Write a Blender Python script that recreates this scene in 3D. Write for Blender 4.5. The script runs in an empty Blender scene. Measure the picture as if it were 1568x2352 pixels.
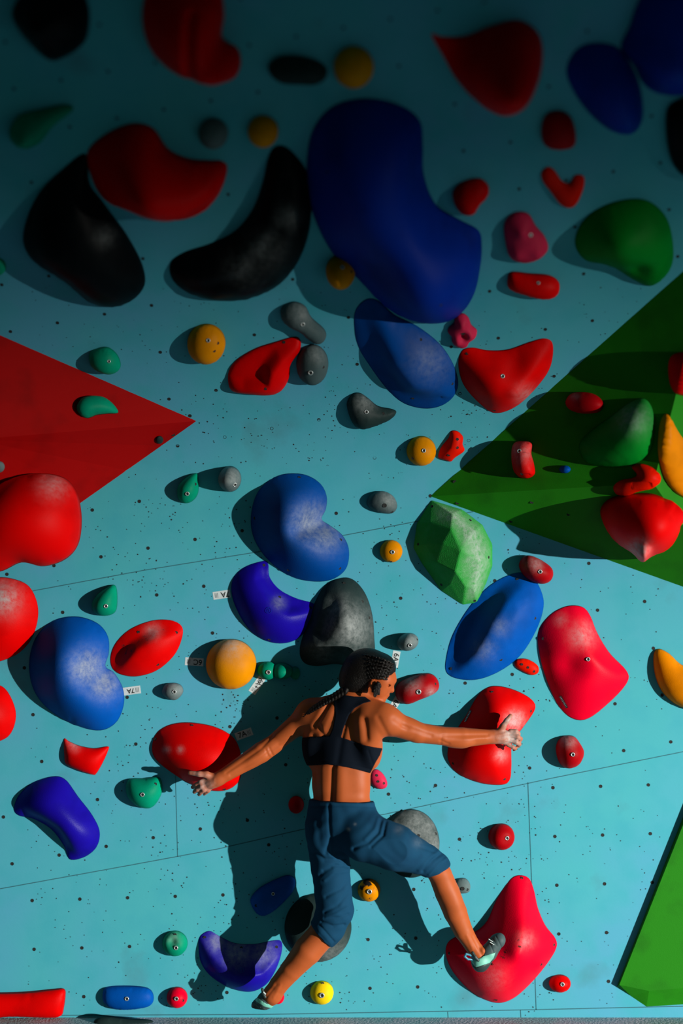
import bpy, bmesh, math, random
import numpy as np
from mathutils import Vector, Matrix
from mathutils.bvhtree import BVHTree
from mathutils import noise as mnoise
from mathutils.geometry import delaunay_2d_cdt

random.seed(7)
RNG = np.random.default_rng(11)
SC = bpy.context.scene
COL = SC.collection

# ------------------------------------------------------------------ camera
FPX, CD, CZ = 3300.0, 6.0, 2.111          # focal length in pixels, distance to the wall, eye height
cam_data = bpy.data.cameras.new('camera')
cam = bpy.data.objects.new('camera', cam_data)
COL.objects.link(cam)
cam.location = (0, -CD, CZ)
cam.rotation_euler = (math.radians(90), 0, 0)
cam_data.sensor_fit = 'VERTICAL'
cam_data.sensor_height = 36
cam_data.lens = FPX / 2352 * 36
cam_data.clip_start = 0.05
cam_data.dof.use_dof = True
cam_data.dof.focus_distance = CD - 0.12
cam_data.dof.aperture_fstop = (cam_data.lens / 1000) / 0.14
SC.camera = cam

# ------------------------------------------------------------------ sky
world = bpy.data.worlds.new('world')
SC.world = world
world.use_nodes = True
wn = world.node_tree
for n in list(wn.nodes):
    wn.nodes.remove(n)
wo = wn.nodes.new('ShaderNodeOutputWorld')
wb = wn.nodes.new('ShaderNodeBackground')
wr = wn.nodes.new('ShaderNodeValToRGB')
ws = wn.nodes.new('ShaderNodeSeparateXYZ')
wt = wn.nodes.new('ShaderNodeTexCoord')
wn.links.new(wt.outputs['Generated'], ws.inputs[0])
wn.links.new(ws.outputs['Z'], wr.inputs[0])
wr.color_ramp.elements[0].position = 0.0
wr.color_ramp.elements[0].color = (0.006, 0.022, 0.019, 1)
wr.color_ramp.elements[1].position = 0.8
wr.color_ramp.elements[1].color = (0.05, 0.13, 0.12, 1)
wn.links.new(wr.outputs[0], wb.inputs[0])
wb.inputs[1].default_value = 0.7
wn.links.new(wb.outputs[0], wo.inputs[0])

# ------------------------------------------------------------------ low hard light from the right
LD = Vector((-1.3, 1.0, -0.24)).normalized()
LT = Vector((0.4, 0.0, -0.65))
ld = bpy.data.lights.new('low_sunlight', 'SPOT')
lo = bpy.data.objects.new('low_sunlight', ld)
COL.objects.link(lo)
lo.location = LT - LD * 15.0
lo.rotation_euler = LD.to_track_quat('-Z', 'Y').to_euler()
ld.energy = 19500
ld.color = (1.0, 0.94, 0.86)
ld.spot_size = math.radians(33)
ld.spot_blend = 1.0
ld.shadow_soft_size = 0.05

SC.view_settings.view_transform = 'Standard'
SC.view_settings.look = 'None'
SC.view_settings.gamma = 1.0
SC.view_settings.use_curve_mapping = False
SC.view_settings.exposure = 0.0

# ------------------------------------------------------------------ geometry of the place
def wall_g(z):
    q = z - 2.2
    if q < 0:
        return 0.0
    return 1.0 * (math.sqrt(q * q + 0.16) - 0.4)

def pix(px, py, d):
    """point seen at a pixel, d metres in front of the upright wall plane"""
    t = CD - d
    return Vector(((px - 784) / FPX * t, -d, CZ - (py - 1176) / FPX * t))

def S_wall(px, py):
    d = 0.0
    for _ in range(14):
        p = pix(px, py, d)
        d = 0.5 * d + 0.5 * wall_g(p.z) if _ < 4 else d + (wall_g(pix(px, py, d).z) - d) * 0.7
    p = pix(px, py, d)
    p.y = -wall_g(p.z)
    s = (wall_g(p.z + 0.01) - wall_g(p.z - 0.01)) / 0.02
    n = Vector((0, -1, -s)).normalized()
    return p, n

def S_plane(a, b, c):
    n = (b - a).cross(c - a).normalized()
    if n.y > 0:
        n = -n
    o = Vector((0, -CD, CZ))
    def f(px, py):
        r = pix(px, py, 0) - o
        t = (a - o).dot(n) / r.dot(n)
        return o + r * t, n
    return f

# ------------------------------------------------------------------ materials
def lin(c):
    return tuple(((v / 255) / 12.92 if v / 255 <= 0.04045 else ((v / 255 + 0.055) / 1.055) ** 2.4) for v in c)

MATS = {}
def mat(name, col, rough=0.45, bump=0.15, scale=60, var=0.12, chalk=True, metal=0.0, spec=0.5, coat=0.0, bdist=0.003,
        col2=None, patch=6.0, patch_lo=0.5, patch_hi=0.7):
    if name in MATS:
        return MATS[name]
    m = bpy.data.materials.new(name)
    m.use_nodes = True
    nt = m.node_tree
    b = nt.nodes['Principled BSDF']
    b.inputs['Roughness'].default_value = rough
    b.inputs['Metallic'].default_value = metal
    b.inputs['Specular IOR Level'].default_value = spec
    b.inputs['Coat Weight'].default_value = coat
    b.inputs['Coat Roughness'].default_value = 0.15
    tc = nt.nodes.new('ShaderNodeTexCoord')
    n1 = nt.nodes.new('ShaderNodeTexNoise')
    n1.inputs['Scale'].default_value = patch
    n1.inputs['Detail'].default_value = 6
    nt.links.new(tc.outputs['Object'], n1.inputs['Vector'])
    mx = nt.nodes.new('ShaderNodeMix'); mx.data_type = 'RGBA'
    mx.inputs['A'].default_value = (*col, 1)
    c2 = col2 if col2 else tuple(v * (1 - var * 2) for v in col)
    mx.inputs['B'].default_value = (*c2, 1)
    mr = nt.nodes.new('ShaderNodeMapRange')
    mr.inputs['From Min'].default_value = patch_lo
    mr.inputs['From Max'].default_value = patch_hi
    nt.links.new(n1.outputs['Fac'], mr.inputs['Value'])
    nt.links.new(mr.outputs[0], mx.inputs['Factor'])
    out = mx.outputs['Result']
    if chalk:
        at = nt.nodes.new('ShaderNodeAttribute'); at.attribute_name = 'chalk'
        n3 = nt.nodes.new('ShaderNodeTexNoise'); n3.inputs['Scale'].default_value = 45; n3.inputs['Detail'].default_value = 8
        n3.inputs['Roughness'].default_value = 0.7
        nt.links.new(tc.outputs['Object'], n3.inputs['Vector'])
        mm = nt.nodes.new('ShaderNodeMath'); mm.operation = 'MULTIPLY_ADD'
        nt.links.new(n3.outputs['Fac'], mm.inputs[0]); mm.inputs[1].default_value = 2.4; mm.inputs[2].default_value = -0.55
        m2 = nt.nodes.new('ShaderNodeMath'); m2.operation = 'MULTIPLY'; m2.use_clamp = True
        nt.links.new(mm.outputs[0], m2.inputs[0]); nt.links.new(at.outputs['Fac'], m2.inputs[1])
        mc = nt.nodes.new('ShaderNodeMix'); mc.data_type = 'RGBA'
        nt.links.new(m2.outputs[0], mc.inputs['Factor'])
        nt.links.new(out, mc.inputs['A'])
        mc.inputs['B'].default_value = (0.42, 0.46, 0.46, 1)
        out = mc.outputs['Result']
        ag = nt.nodes.new('ShaderNodeAttribute'); ag.attribute_name = 'rubber'
        m4 = nt.nodes.new('ShaderNodeMath'); m4.operation = 'MULTIPLY_ADD'
        nt.links.new(ag.outputs['Fac'], m4.inputs[0]); m4.inputs[1].default_value = 0.30; nt.links.new(n3.outputs['Fac'], m4.inputs[2])
        m3 = nt.nodes.new('ShaderNodeMath'); m3.operation = 'MULTIPLY_ADD'; m3.use_clamp = True
        nt.links.new(m4.outputs[0], m3.inputs[0]); m3.inputs[1].default_value = 9.0; m3.inputs[2].default_value = -6.5
        mg = nt.nodes.new('ShaderNodeMix'); mg.data_type = 'RGBA'
        nt.links.new(m3.outputs[0], mg.inputs['Factor'])
        nt.links.new(out, mg.inputs['A'])
        mg.inputs['B'].default_value = (0.012, 0.012, 0.012, 1)
        out = mg.outputs['Result']
    nt.links.new(out, b.inputs['Base Color'])
    if bump:
        n2 = nt.nodes.new('ShaderNodeTexNoise'); n2.inputs['Scale'].default_value = scale; n2.inputs['Detail'].default_value = 5
        nt.links.new(tc.outputs['Object'], n2.inputs['Vector'])
        bp = nt.nodes.new('ShaderNodeBump'); bp.inputs['Strength'].default_value = bump; bp.inputs['Distance'].default_value = bdist
        nt.links.new(n2.outputs['Fac'], bp.inputs['Height'])
        nt.links.new(bp.outputs[0], b.inputs['Normal'])
    MATS[name] = m
    return m

C = dict(
    red=(0.62, 0.0, 0.0), dred=(0.34, 0.001, 0.004), pink=(0.56, 0.02, 0.07), crimson=(0.72, 0.0, 0.02),
    blue=(0.0, 0.05, 0.25), dblue=(0.0, 0.022, 0.27), sky=(0.0, 0.07, 0.36), violet=(0.008, 0.003, 0.27),
    yellow=(0.62, 0.22, 0.0), lemon=(0.80, 0.56, 0.005), orange=(0.66, 0.20, 0.0),
    teal=(0.0, 0.25, 0.14), grey=(0.055, 0.09, 0.095), dgrey=(0.014, 0.030, 0.030), black=(0.0015, 0.003, 0.004),
    lgrey=(0.10, 0.145, 0.15), green=(0.0, 0.19, 0.015), orred=(0.72, 0.008, 0.0))
ROUGH = dict(black=0.4, dgrey=0.5, blue=0.45, violet=0.36, dblue=0.5, red=0.5, crimson=0.42)
def hmat(c):
    return mat('hold_' + c, C[c], rough=ROUGH.get(c, 0.5), bump=0.25, scale=220, spec=0.05, bdist=0.002)

M_RING = mat('bolt_steel', (0.45, 0.5, 0.5), rough=0.35, metal=0.6, bump=0.05, chalk=False)
M_HOLE = mat('hole_dark', (0.004, 0.006, 0.006), rough=0.8, bump=0.0, chalk=False)

# ------------------------------------------------------------------ helpers
def tag(o, label, cat, group=None, kind=None):
    o['label'] = label
    o['category'] = cat
    if group: o['group'] = group
    if kind: o['kind'] = kind
    return o

def mesh_obj(name, verts, faces, mats, parent=None, smooth=True, fmat=None):
    me = bpy.data.meshes.new(name)
    me.from_pydata([tuple(v) for v in verts], [], faces)
    for m in (mats if isinstance(mats, (list, tuple)) else [mats]):
        me.materials.append(m)
    if fmat is not None:
        me.polygons.foreach_set('material_index', fmat)
    me.polygons.foreach_set('use_smooth', [smooth] * len(me.polygons))
    me.update()
    o = bpy.data.objects.new(name, me)
    COL.objects.link(o)
    if parent:
        o.parent = parent
    return o

def recentre(o, p):
    """put the origin of a mesh object at p without moving the mesh"""
    me = o.data
    me.transform(Matrix.Translation(-Vector(p)))
    o.location = p

def catmull(pts, sub=8):
    n = len(pts); out = []
    for i in range(n):
        p0, p1, p2, p3 = (np.array(pts[(i + k - 1) % n], float) for k in range(4))
        for j in range(sub):
            t = j / sub
            out.append(0.5 * ((2 * p1) + (-p0 + p2) * t + (2 * p0 - 5 * p1 + 4 * p2 - p3) * t * t + (-p0 + 3 * p1 - 3 * p2 + p3) * t ** 3))
    return np.array(out)

def resample(P, n):
    Q = np.vstack([P, P[:1]])
    L = np.r_[0, np.cumsum(np.hypot(*np.diff(Q, axis=0).T))]
    s = np.linspace(0, L[-1], n, endpoint=False)
    return np.c_[np.interp(s, L, Q[:, 0]), np.interp(s, L, Q[:, 1])]

def seg_dist(P, line):
    """distance and signed side of points P to polyline"""
    P = np.asarray(P, float)
    best = np.full(len(P), 1e9); sg = np.zeros(len(P))
    for a, b in zip(line[:-1], line[1:]):
        a = np.array(a, float); b = np.array(b, float); ab = b - a
        t = np.clip(((P - a) @ ab) / (ab @ ab), 0, 1)
        q = a + t[:, None] * ab
        d = np.hypot(*(P - q).T)
        cr = ab[0] * (P[:, 1] - a[1]) - ab[1] * (P[:, 0] - a[0])
        m = d < best
        best = np.where(m, d, best); sg = np.where(m, np.sign(cr), sg)
    return best, sg

def inside(P, poly):
    x, y = P[:, 0], P[:, 1]
    c = np.zeros(len(P), bool)
    j = len(poly) - 1
    for i in range(len(poly)):
        xi, yi = poly[i]; xj, yj = poly[j]
        if yi != yj:
            c ^= ((yi > y) != (yj > y)) & (x < (xj - xi) * (y - yi) / (yj - yi) + xi)
        j = i
    return c

def screw_mesh():
    bm = bmesh.new()
    prof = [(1.0, 0.0), (1.0, 0.22), (0.86, 0.34), (0.62, 0.34), (0.55, 0.18), (0.5, 0.05)]
    N = 16
    rings = [[bm.verts.new((r * math.cos(2 * math.pi * i / N), r * math.sin(2 * math.pi * i / N), h)) for i in range(N)] for r, h in prof]
    for k, (a, b) in enumerate(zip(rings[:-1], rings[1:])):
        for i in range(N):
            f = bm.faces.new((a[i], a[(i + 1) % N], b[(i + 1) % N], b[i])); f.material_index = 0 if k < 4 else 1; f.smooth = True
    f = bm.faces.new(rings[-1]); f.material_index = 1
    me = bpy.data.meshes.new('bolt'); bm.to_mesh(me); bm.free()
    me.materials.append(M_RING); me.materials.append(M_HOLE)
    return me
def hole_mesh():
    bm = bmesh.new()
    prof = [(1.0, 0.0), (1.0, 0.10), (0.8, 0.12), (0.7, 0.04)]
    N = 14
    rings = [[bm.verts.new((r * math.cos(2 * math.pi * i / N), r * math.sin(2 * math.pi * i / N), h)) for i in range(N)] for r, h in prof]
    for a, b in zip(rings[:-1], rings[1:]):
        for i in range(N):
            bm.faces.new((a[i], a[(i + 1) % N], b[(i + 1) % N], b[i]))
    bm.faces.new(rings[-1])
    me = bpy.data.meshes.new('screw_hole'); bm.to_mesh(me); bm.free()
    me.materials.append(M_HOLE)
    return me
ME_BOLT, ME_HOLE = screw_mesh(), hole_mesh()

def stick(me, name, p, n, r, parent):
    o = bpy.data.objects.new(name, me)
    COL.objects.link(o)
    q = n.to_track_quat('Z', 'Y')
    o.parent = parent
    M = Matrix.Translation(p) @ q.to_matrix().to_4x4() @ Matrix.Scale(r, 4)
    o.matrix_local = Matrix.Translation(-parent.location) @ M
    return o

EYE = Vector((0, -CD, CZ))
def hold(label, color, outline, H, e=0.5, bumps=(), lines=(), cliffs=(), bolts=(), screws=(), chalk=(), rubber=(), surf=None,
         name='climbing_hold', cat='climbing hold', group=None, nx=34, rough_amp=0.0, facet=0, sharp=False, base=0.0, material=None, isball=False, lean=0.0):
    out = np.array(outline, float)
    if surf is None and H > 48 and out[:, 1].mean() > 680 and cat == 'climbing hold' and e >= 0.5 and not isball:
        e = max(e, 1.0); H *= 0.74
    elif surf is None and not isball and cat == 'climbing hold' and H > 60 and out[:, 1].mean() <= 680:
        e = max(e, 0.85)
    surf = surf or S_wall
    poly = out if sharp else catmull(out, 8)
    per = np.hypot(*np.diff(np.vstack([poly, poly[:1]]), axis=0).T).sum()
    size = max(np.ptp(poly[:, 0]), np.ptp(poly[:, 1]))
    sp = size / nx
    B = poly if sharp and facet else resample(poly, max(24, int(per / sp)))
    nb = len(B)
    x0, y0 = poly.min(0); x1, y1 = poly.max(0)
    ys = np.arange(y0, y1, sp * 0.87)
    pts = []
    for k, y in enumerate(ys):
        xs = np.arange(x0 + (k % 2) * sp / 2, x1, sp)
        pts += [(x, y) for x in xs]
    pts = np.array(pts)
    pts = pts[inside(pts, B)]
    dd, _ = seg_dist(pts, list(B) + [B[0]])
    pts = pts[dd > sp * 0.75]
    # a ring close to the outline for a crisp rounded edge
    T = np.roll(B, -1, 0) - np.roll(B, 1, 0); T /= np.hypot(*T.T)[:, None] + 1e-9
    ar = 0.5 * np.sum(B[:, 0] * np.roll(B[:, 1], -1) - np.roll(B[:, 0], -1) * B[:, 1])
    Nn = np.c_[-T[:, 1], T[:, 0]] * (1 if ar > 0 else -1)
    R1 = B + Nn * sp * 0.3
    allp = np.vstack([B, R1, pts])
    vs, es, fs, ov, oe, of = delaunay_2d_cdt([Vector(p) for p in allp], [(i, (i + 1) % nb) for i in range(nb)], [list(range(nb))], 1, 1e-5)
    V = np.array([[v[0], v[1]] for v in vs]); F = [list(f) for f in fs]
    n = len(V)
    isb = np.zeros(n, bool)
    for i, o_ in enumerate(ov):
        if any(k < nb for k in o_): isb[i] = True
    A = np.zeros((n, n), np.float32)
    E = set()
    for f in F:
        for a, b in zip(f, f[1:] + f[:1]):
            E.add((min(a, b), max(a, b)))
    for a, b in E:
        L = max(np.hypot(*(V[a] - V[b])), sp * 0.2)
        A[a, b] = A[b, a] = 1.0 / L if True else 1
    # graph Poisson inflate
    I = np.where(~isb)[0]
    deg = A.sum(1)
    Lm = np.diag(deg[I]) - A[np.ix_(I, I)]
    LL = np.array([sum(1 for _ in ())]) if False else None
    area = np.full(len(I), 1.0)
    dI, _ = seg_dist(V[I], list(B) + [B[0]])
    area = np.where(dI < sp * 0.5, 0.45, 1.0)
    u = np.zeros(n)
    u[I] = np.linalg.solve(Lm.astype(np.float64), area)
    u = np.clip(u / u.max(), 0, 1)
    h = u ** e
    f = np.ones(n)
    if lean:                                   # highest part sits to the right, long flank to the left
        f *= np.clip(1 + lean * (V[:, 0] - (x0 + x1) / 2) / ((x1 - x0) / 2), 0.12, 2)
    for (bx, by, r, a) in bumps:
        f += a * np.exp(-((V[:, 0] - bx) ** 2 + (V[:, 1] - by) ** 2) / r ** 2)
    for (ln, w, a) in lines:
        d_, _ = seg_dist(V, ln)
        f += a * np.exp(-(d_ / w) ** 2)
    for (ln, w, a, side) in cliffs:
        d_, s_ = seg_dist(V, ln)
        x = np.clip(d_ * s_ * side / w * 0.5 + 0.5, 0, 1)
        f *= 1 - a * x * x * (3 - 2 * x)
    h = h * np.clip(f, 0.02, 9) * H
    if rough_amp:
        h += np.array([mnoise.fractal((q[0] * .035, q[1] * .035, 3.3), 1.0, 2.0, 3) for q in V]) * rough_amp * 2.0 * (u ** .4)
    verts = []
    for i in range(n):
        p, nn = surf(*V[i])
        s = (p.y + CD) / FPX
        hh = 0.0 if isb[i] else h[i]
        verts.append(p + nn * (hh * s + base * s + 0.0006))
    # closed back on the supporting surface
    bi = [i for i in range(n) if isb[i]]
    faces = []
    for fc in F:
        a, b, c = (V[k] for k in fc[:3])
        cr = (b[0] - a[0]) * (c[1] - a[1]) - (b[1] - a[1]) * (c[0] - a[0])
        faces.append(fc[::-1] if cr < 0 else fc)
    me_o = mesh_obj(name, verts, faces, material or hmat(color))
    me = me_o.data
    bm = bmesh.new(); bm.from_mesh(me)
    bmesh.ops.dissolve_degenerate(bm, dist=1e-6, edges=bm.edges)
    be = [e_ for e_ in bm.edges if e_.is_boundary]
    if facet:
        bmesh.ops.dissolve_limit(bm, angle_limit=math.radians(facet), verts=bm.verts, edges=bm.edges)
        be = [e_ for e_ in bm.edges if e_.is_boundary]
        for f_ in bm.faces: f_.smooth = False
    try:
        bmesh.ops.contextual_create(bm, geom=be)
    except Exception:
        pass
    bmesh.ops.recalc_face_normals(bm, faces=bm.faces)
    bm.verts.ensure_lookup_table()
    for f_ in bm.faces:
        if len(f_.verts) > 30: f_.smooth = False
    bm.to_mesh(me); bm.free()
    # chalk / rubber wear as attributes
    co = np.empty(len(me.vertices) * 3); me.vertices.foreach_get('co', co); co = co.reshape(-1, 3)
    t = co[:, 1] + CD
    PX = 784 + co[:, 0] / t * FPX; PY = 1176 - (co[:, 2] - CZ) / t * FPX
    for nm, src, b0 in (('chalk', chalk, 0.0), ('rubber', rubber, 0.0)):
        a = np.full(len(PX), b0)
        for (cx, cy, r, st) in src:
            a = np.maximum(a, st * np.exp(-((PX - cx) ** 2 + (PY - cy) ** 2) / r ** 2))
        at = me.attributes.new(nm, 'FLOAT', 'POINT'); at.data.foreach_set('value', a)
    cx, cy = poly.mean(0)
    p, nn = surf(cx, cy)
    bvh = BVHTree.FromPolygons([v.co.copy() for v in me.vertices], [tuple(q.vertices) for q in me.polygons])
    recentre(me_o, p)
    tag(me_o, label, cat, group)
    for lst, mesh, nm, rr in ((bolts, ME_BOLT, 'bolt', 5.0), (screws, ME_HOLE, 'screw_hole', 3.4)):
        for bxy in lst:
            r_ = bxy[2] if len(bxy) > 2 else rr
            d = (pix(bxy[0], bxy[1], 0) - EYE).normalized()
            hit = bvh.ray_cast(EYE, d)
            if hit[0] is None: continue
            nn_ = hit[1] if hit[1].y < 0 else -hit[1]
            nn_ = (nn_ + Vector((0, -1, 0))).normalized()
            s = (hit[0].y + CD) / FPX
            stick(mesh, nm, hit[0] + nn_ * 0.0003 - nn_ * 0.0, nn_, r_ * s, me_o)
    return me_o

def circ(cx, cy, rx, ry=None, rot=0, n=12, k=0):
    ry = ry or rx
    r = []
    for i in range(n):
        a = 2 * math.pi * i / n
        w = 1 + k * math.sin(3 * a + cx)
        x, y = rx * w * math.cos(a), ry * w * math.sin(a)
        r.append((cx + x * math.cos(rot) - y * math.sin(rot), cy + x * math.sin(rot) + y * math.cos(rot)))
    return r

# ------------------------------------------------------------------ wall
def wall_mat():
    m = bpy.data.materials.new('painted_plywood'); m.use_nodes = True
    nt = m.node_tree; b = nt.nodes['Principled BSDF']
    b.inputs['Roughness'].default_value = 0.75
    b.inputs['Specular IOR Level'].default_value = 0.15
    tc = nt.nodes.new('ShaderNodeTexCoord')
    def noise(sc, det=5):
        n = nt.nodes.new('ShaderNodeTexNoise'); n.inputs['Scale'].default_value = sc; n.inputs['Detail'].default_value = det
        nt.links.new(tc.outputs['Object'], n.inputs['Vector']); return n
    def ramp(src, lo, hi):
        r = nt.nodes.new('ShaderNodeMapRange'); r.inputs['From Min'].default_value = lo; r.inputs['From Max'].default_value = hi
        nt.links.new(src, r.inputs['Value']); return r.outputs[0]
    def mix(f, a, bcol):
        x = nt.nodes.new('ShaderNodeMix'); x.data_type = 'RGBA'
        nt.links.new(f, x.inputs['Factor'])
        if isinstance(a, tuple): x.inputs['A'].default_value = (*a, 1)
        else: nt.links.new(a, x.inputs['A'])
        x.inputs['B'].default_value = (*bcol, 1)
        return x.outputs['Result']
    c = mix(ramp(noise(1.3, 3).outputs['Fac'], 0.38, 0.62), (0.056, 0.37, 0.43), (0.070, 0.33, 0.47))
    c = mix(ramp(noise(7, 6).outputs['Fac'], 0.45, 0.75), c, (0.045, 0.34, 0.42))
    c = mix(ramp(noise(3.1, 9).outputs['Fac'], 0.62, 0.78), c, (0.06, 0.25, 0.31))
    nt.links.new(c, b.inputs['Base Color'])
    n2 = noise(120, 6)
    bp = nt.nodes.new('ShaderNodeBump'); bp.inputs['Strength'].default_value = 0.12; bp.inputs['Distance'].default_value = 0.002
    nt.links.new(n2.outputs['Fac'], bp.inputs['Height']); nt.links.new(bp.outputs[0], b.inputs['Normal'])
    return m

M_WALL = wall_mat()
def build_wall(name, zs, label):
    xs = [-3.2 + 0.4 * i for i in range(17)]
    verts, faces = [], []
    for back in (0, 1):
        for z in zs:
            for x in xs:
                verts.append((x, -wall_g(z) + back * 0.15, z))
    nx_, nz = len(xs), len(zs); off = nx_ * nz
    for j in range(nz - 1):
        for i in range(nx_ - 1):
            a = j * nx_ + i
            faces.append((a, a + 1, a + nx_ + 1, a + nx_))
            faces.append((a + off, a + off + nx_, a + off + nx_ + 1, a + off + 1))
    for i in range(nx_ - 1):
        faces.append((i, i + off, i + off + 1, i + 1))
        a = (nz - 1) * nx_ + i
        faces.append((a, a + 1, a + 1 + off, a + off))
    for j in range(nz - 1):
        a = j * nx_
        faces.append((a, a + nx_, a + nx_ + off, a + off))
        a = j * nx_ + nx_ - 1
        faces.append((a, a + off, a + nx_ + off, a + nx_))
    w = mesh_obj(name, verts, faces, M_WALL)
    w['kind'] = 'structure'
    w['label'] = label
    w.data.set_sharp_from_angle(angle=math.radians(35))
    return w
wall = build_wall('wall_back', [0.0, 0.5, 1.0, 1.6, 2.0, 2.2], 'upright turquoise plywood climbing wall')
wall_up = build_wall('wall_top', [2.2 + 0.06 * i for i in range(0, 44)], 'turquoise plywood climbing wall leaning out over the climber')

def ribbon(name, pts, wpx, m, lift=0.0008, parent=None, kind='structure'):
    P = [np.array(p, float) for p in pts]
    Q = []
    for a, b in zip(P[:-1], P[1:]):
        for t in np.linspace(0, 1, 9)[:-1]: Q.append(a + (b - a) * t)
    Q.append(P[-1])
    verts, faces = [], []
    for i, q in enumerate(Q):
        d = Q[min(i + 1, len(Q) - 1)] - Q[max(i - 1, 0)]; d /= np.hypot(*d)
        nrm = np.array([-d[1], d[0]]) * wpx / 2
        for sg in (-1, 1):
            p, n = S_wall(*(q + sg * nrm))
            verts.append(p + n * lift)
            verts.append(p + n * 0.0)
    for i in range(len(Q) - 1):
        a = i * 4
        faces += [(a, a + 2, a + 6, a + 4), (a, a + 4, a + 5, a + 1), (a + 2, a + 3, a + 7, a + 6)]
    o = mesh_obj(name, verts, faces, m, smooth=False)
    if kind: o['kind'] = kind
    return o
M_SEAM = mat('panel_gap', (0.02, 0.12, 0.15), rough=0.9, bump=0, chalk=False)
for k, (pts, w) in enumerate([
        ([(-80, 2056), (300, 1987), (500, 1950), (690, 1906), (884, 1870), (1269, 1787), (1700, 1700)], 1.8),
        ([(-80, 1386), (330, 1310), (590, 1268), (955, 1198), (1262, 1145)], 1.8),
        ([(1212, 1797), (1222, 2060), (1231, 2319)], 1.6),
        ([(403, 1780), (408, 1968)], 1.2),
        ([(-100, 2333), (600, 2330), (1230, 2319), (1700, 2308)], 2.0),
        ([(1028, 2324), (1029, 2337)], 1.6), ([(1195, 2320), (1196, 2337)], 1.6)]):
    ribbon('trim_%d' % (k + 1), pts, w, M_SEAM)

# bolt holes of the panels (threaded holes on a grid), specks of old screw holes
SEAML = [(-200, 2078), (300, 1987), (500, 1950), (690, 1906), (884, 1870), (1269, 1787), (1700, 1700)]
def seam_y(x): return np.interp(x, [p[0] for p in SEAML], [p[1] for p in SEAML])
holes = []
for a in range(-9, 12):
    for b in range(-10, 12):
        x, y = 732 + a * 108 + b * 20, 964 - a * 20 + b * 107.5
        if -20 < x < 1590 and -20 < y < seam_y(x) - 12: holes.append((x, y))
        x, y = 845 + a * 109.5 + b * 4.5, 2158 - a * 3.2 + b * 112
        if -20 < x < 1590 and y > seam_y(x) + 12 and y < 2320: holes.append((x, y))
WALL_HOLES = holes

M_FLOOR = mat('rough_concrete', (0.22, 0.36, 0.38), rough=0.9, bump=0.6, scale=90, chalk=False, bdist=0.01,
              col2=(0.40, 0.38, 0.44), patch=3.0, patch_lo=0.45, patch_hi=0.6)
fl = mesh_obj('floor', [(-6, -9, -0.1), (6, -9, -0.1), (6, 0.15, -0.1), (-6, 0.15, -0.1), (-6, -9, 0), (6, -9, 0), (6, 0.15, 0), (-6, 0.15, 0)],
              [(0, 3, 2, 1), (4, 5, 6, 7), (0, 1, 5, 4), (1, 2, 6, 5), (2, 3, 7, 6), (3, 0, 4, 7)], M_FLOOR, smooth=False)
fl['kind'] = 'structure'
# ------------------------------------------------------------------ volumes (large plywood shapes)
def volume(name, label, verts_px, faces, m, crease=None):
    """verts_px: (px, py, height in metres above the upright plane or None for on the wall)"""
    V = []
    for (x, y, d) in verts_px:
        V.append(S_wall(x, y)[0] if d is None else pix(x, y, d))
    base = list(faces[-1]); nb_ = len(base)
    W = list(V); mids = {}
    for a, c in zip(base, base[1:] + base[:1]):        # the outline follows the curved wall
        (x0, y0, d0), (x1, y1, d1) = verts_px[a], verts_px[c]
        ids = []
        for t in (1 / 8, 2 / 8, 3 / 8, 4 / 8, 5 / 8, 6 / 8, 7 / 8):
            ids.append(len(W)); W.append(S_wall(x0 + (x1 - x0) * t, y0 + (y1 - y0) * t)[0])
        mids[(a, c)] = ids; mids[(c, a)] = ids[::-1]
    fs_ = []
    for f in faces[:-1]:
        ed = [(p, q) for p, q in zip(f, list(f[1:]) + [f[0]]) if (p, q) in mids]
        if not ed: fs_.append(tuple(f)); continue
        for (p, q) in ed:
            k = list(f).index(p); rest = [f[(k + 2 + t) % len(f)] for t in range(len(f) - 2)]
            ring = [p] + mids[(p, q)] + [q]
            if len(rest) == 1:
                fs_ += [(u, v, rest[0]) for u, v in zip(ring[:-1], ring[1:])]
            else:                                        # quad: rest = [above q, above p]
                h = len(ring) // 2
                fs_ += [(u, v, rest[1]) for u, v in zip(ring[:h], ring[1:h + 1])]
                fs_ += [(u, v, rest[0]) for u, v in zip(ring[h:-1], ring[h + 1:])]
                fs_.append((ring[h], rest[0], rest[1]))
            break
    fullb = []
    for a, c in zip(base, base[1:] + base[:1]): fullb += [a] + mids[(a, c)]
    k0 = len(W)
    for q in fullb: W.append(W[q] + Vector((0, 0.03, 0)))
    n_ = len(fullb)
    fs_ += [(fullb[q], fullb[(q + 1) % n_], k0 + (q + 1) % n_, k0 + q) for q in range(n_)]
    fs_.append(tuple(range(k0, k0 + n_)))
    o = mesh_obj(name, W, fs_, m, smooth=False)
    bm = bmesh.new(); bm.from_mesh(o.data)
    bmesh.ops.recalc_face_normals(bm, faces=bm.faces); bm.to_mesh(o.data); bm.free()
    for nm in ('chalk', 'rubber'):
        at = o.data.attributes.new(nm, 'FLOAT', 'POINT')
    recentre(o, V[0])
    tag(o, label, 'climbing volume', 'large plywood volumes')
    return o, V

M_VGREEN = mat('volume_green', (0.010, 0.17, 0.002), rough=0.7, bump=0.2, scale=300, spec=0.15, bdist=0.002)
M_VRED = mat('volume_red', (0.30, 0.0, 0.0), rough=0.7, bump=0.2, scale=300, spec=0.1, bdist=0.002)

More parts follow.
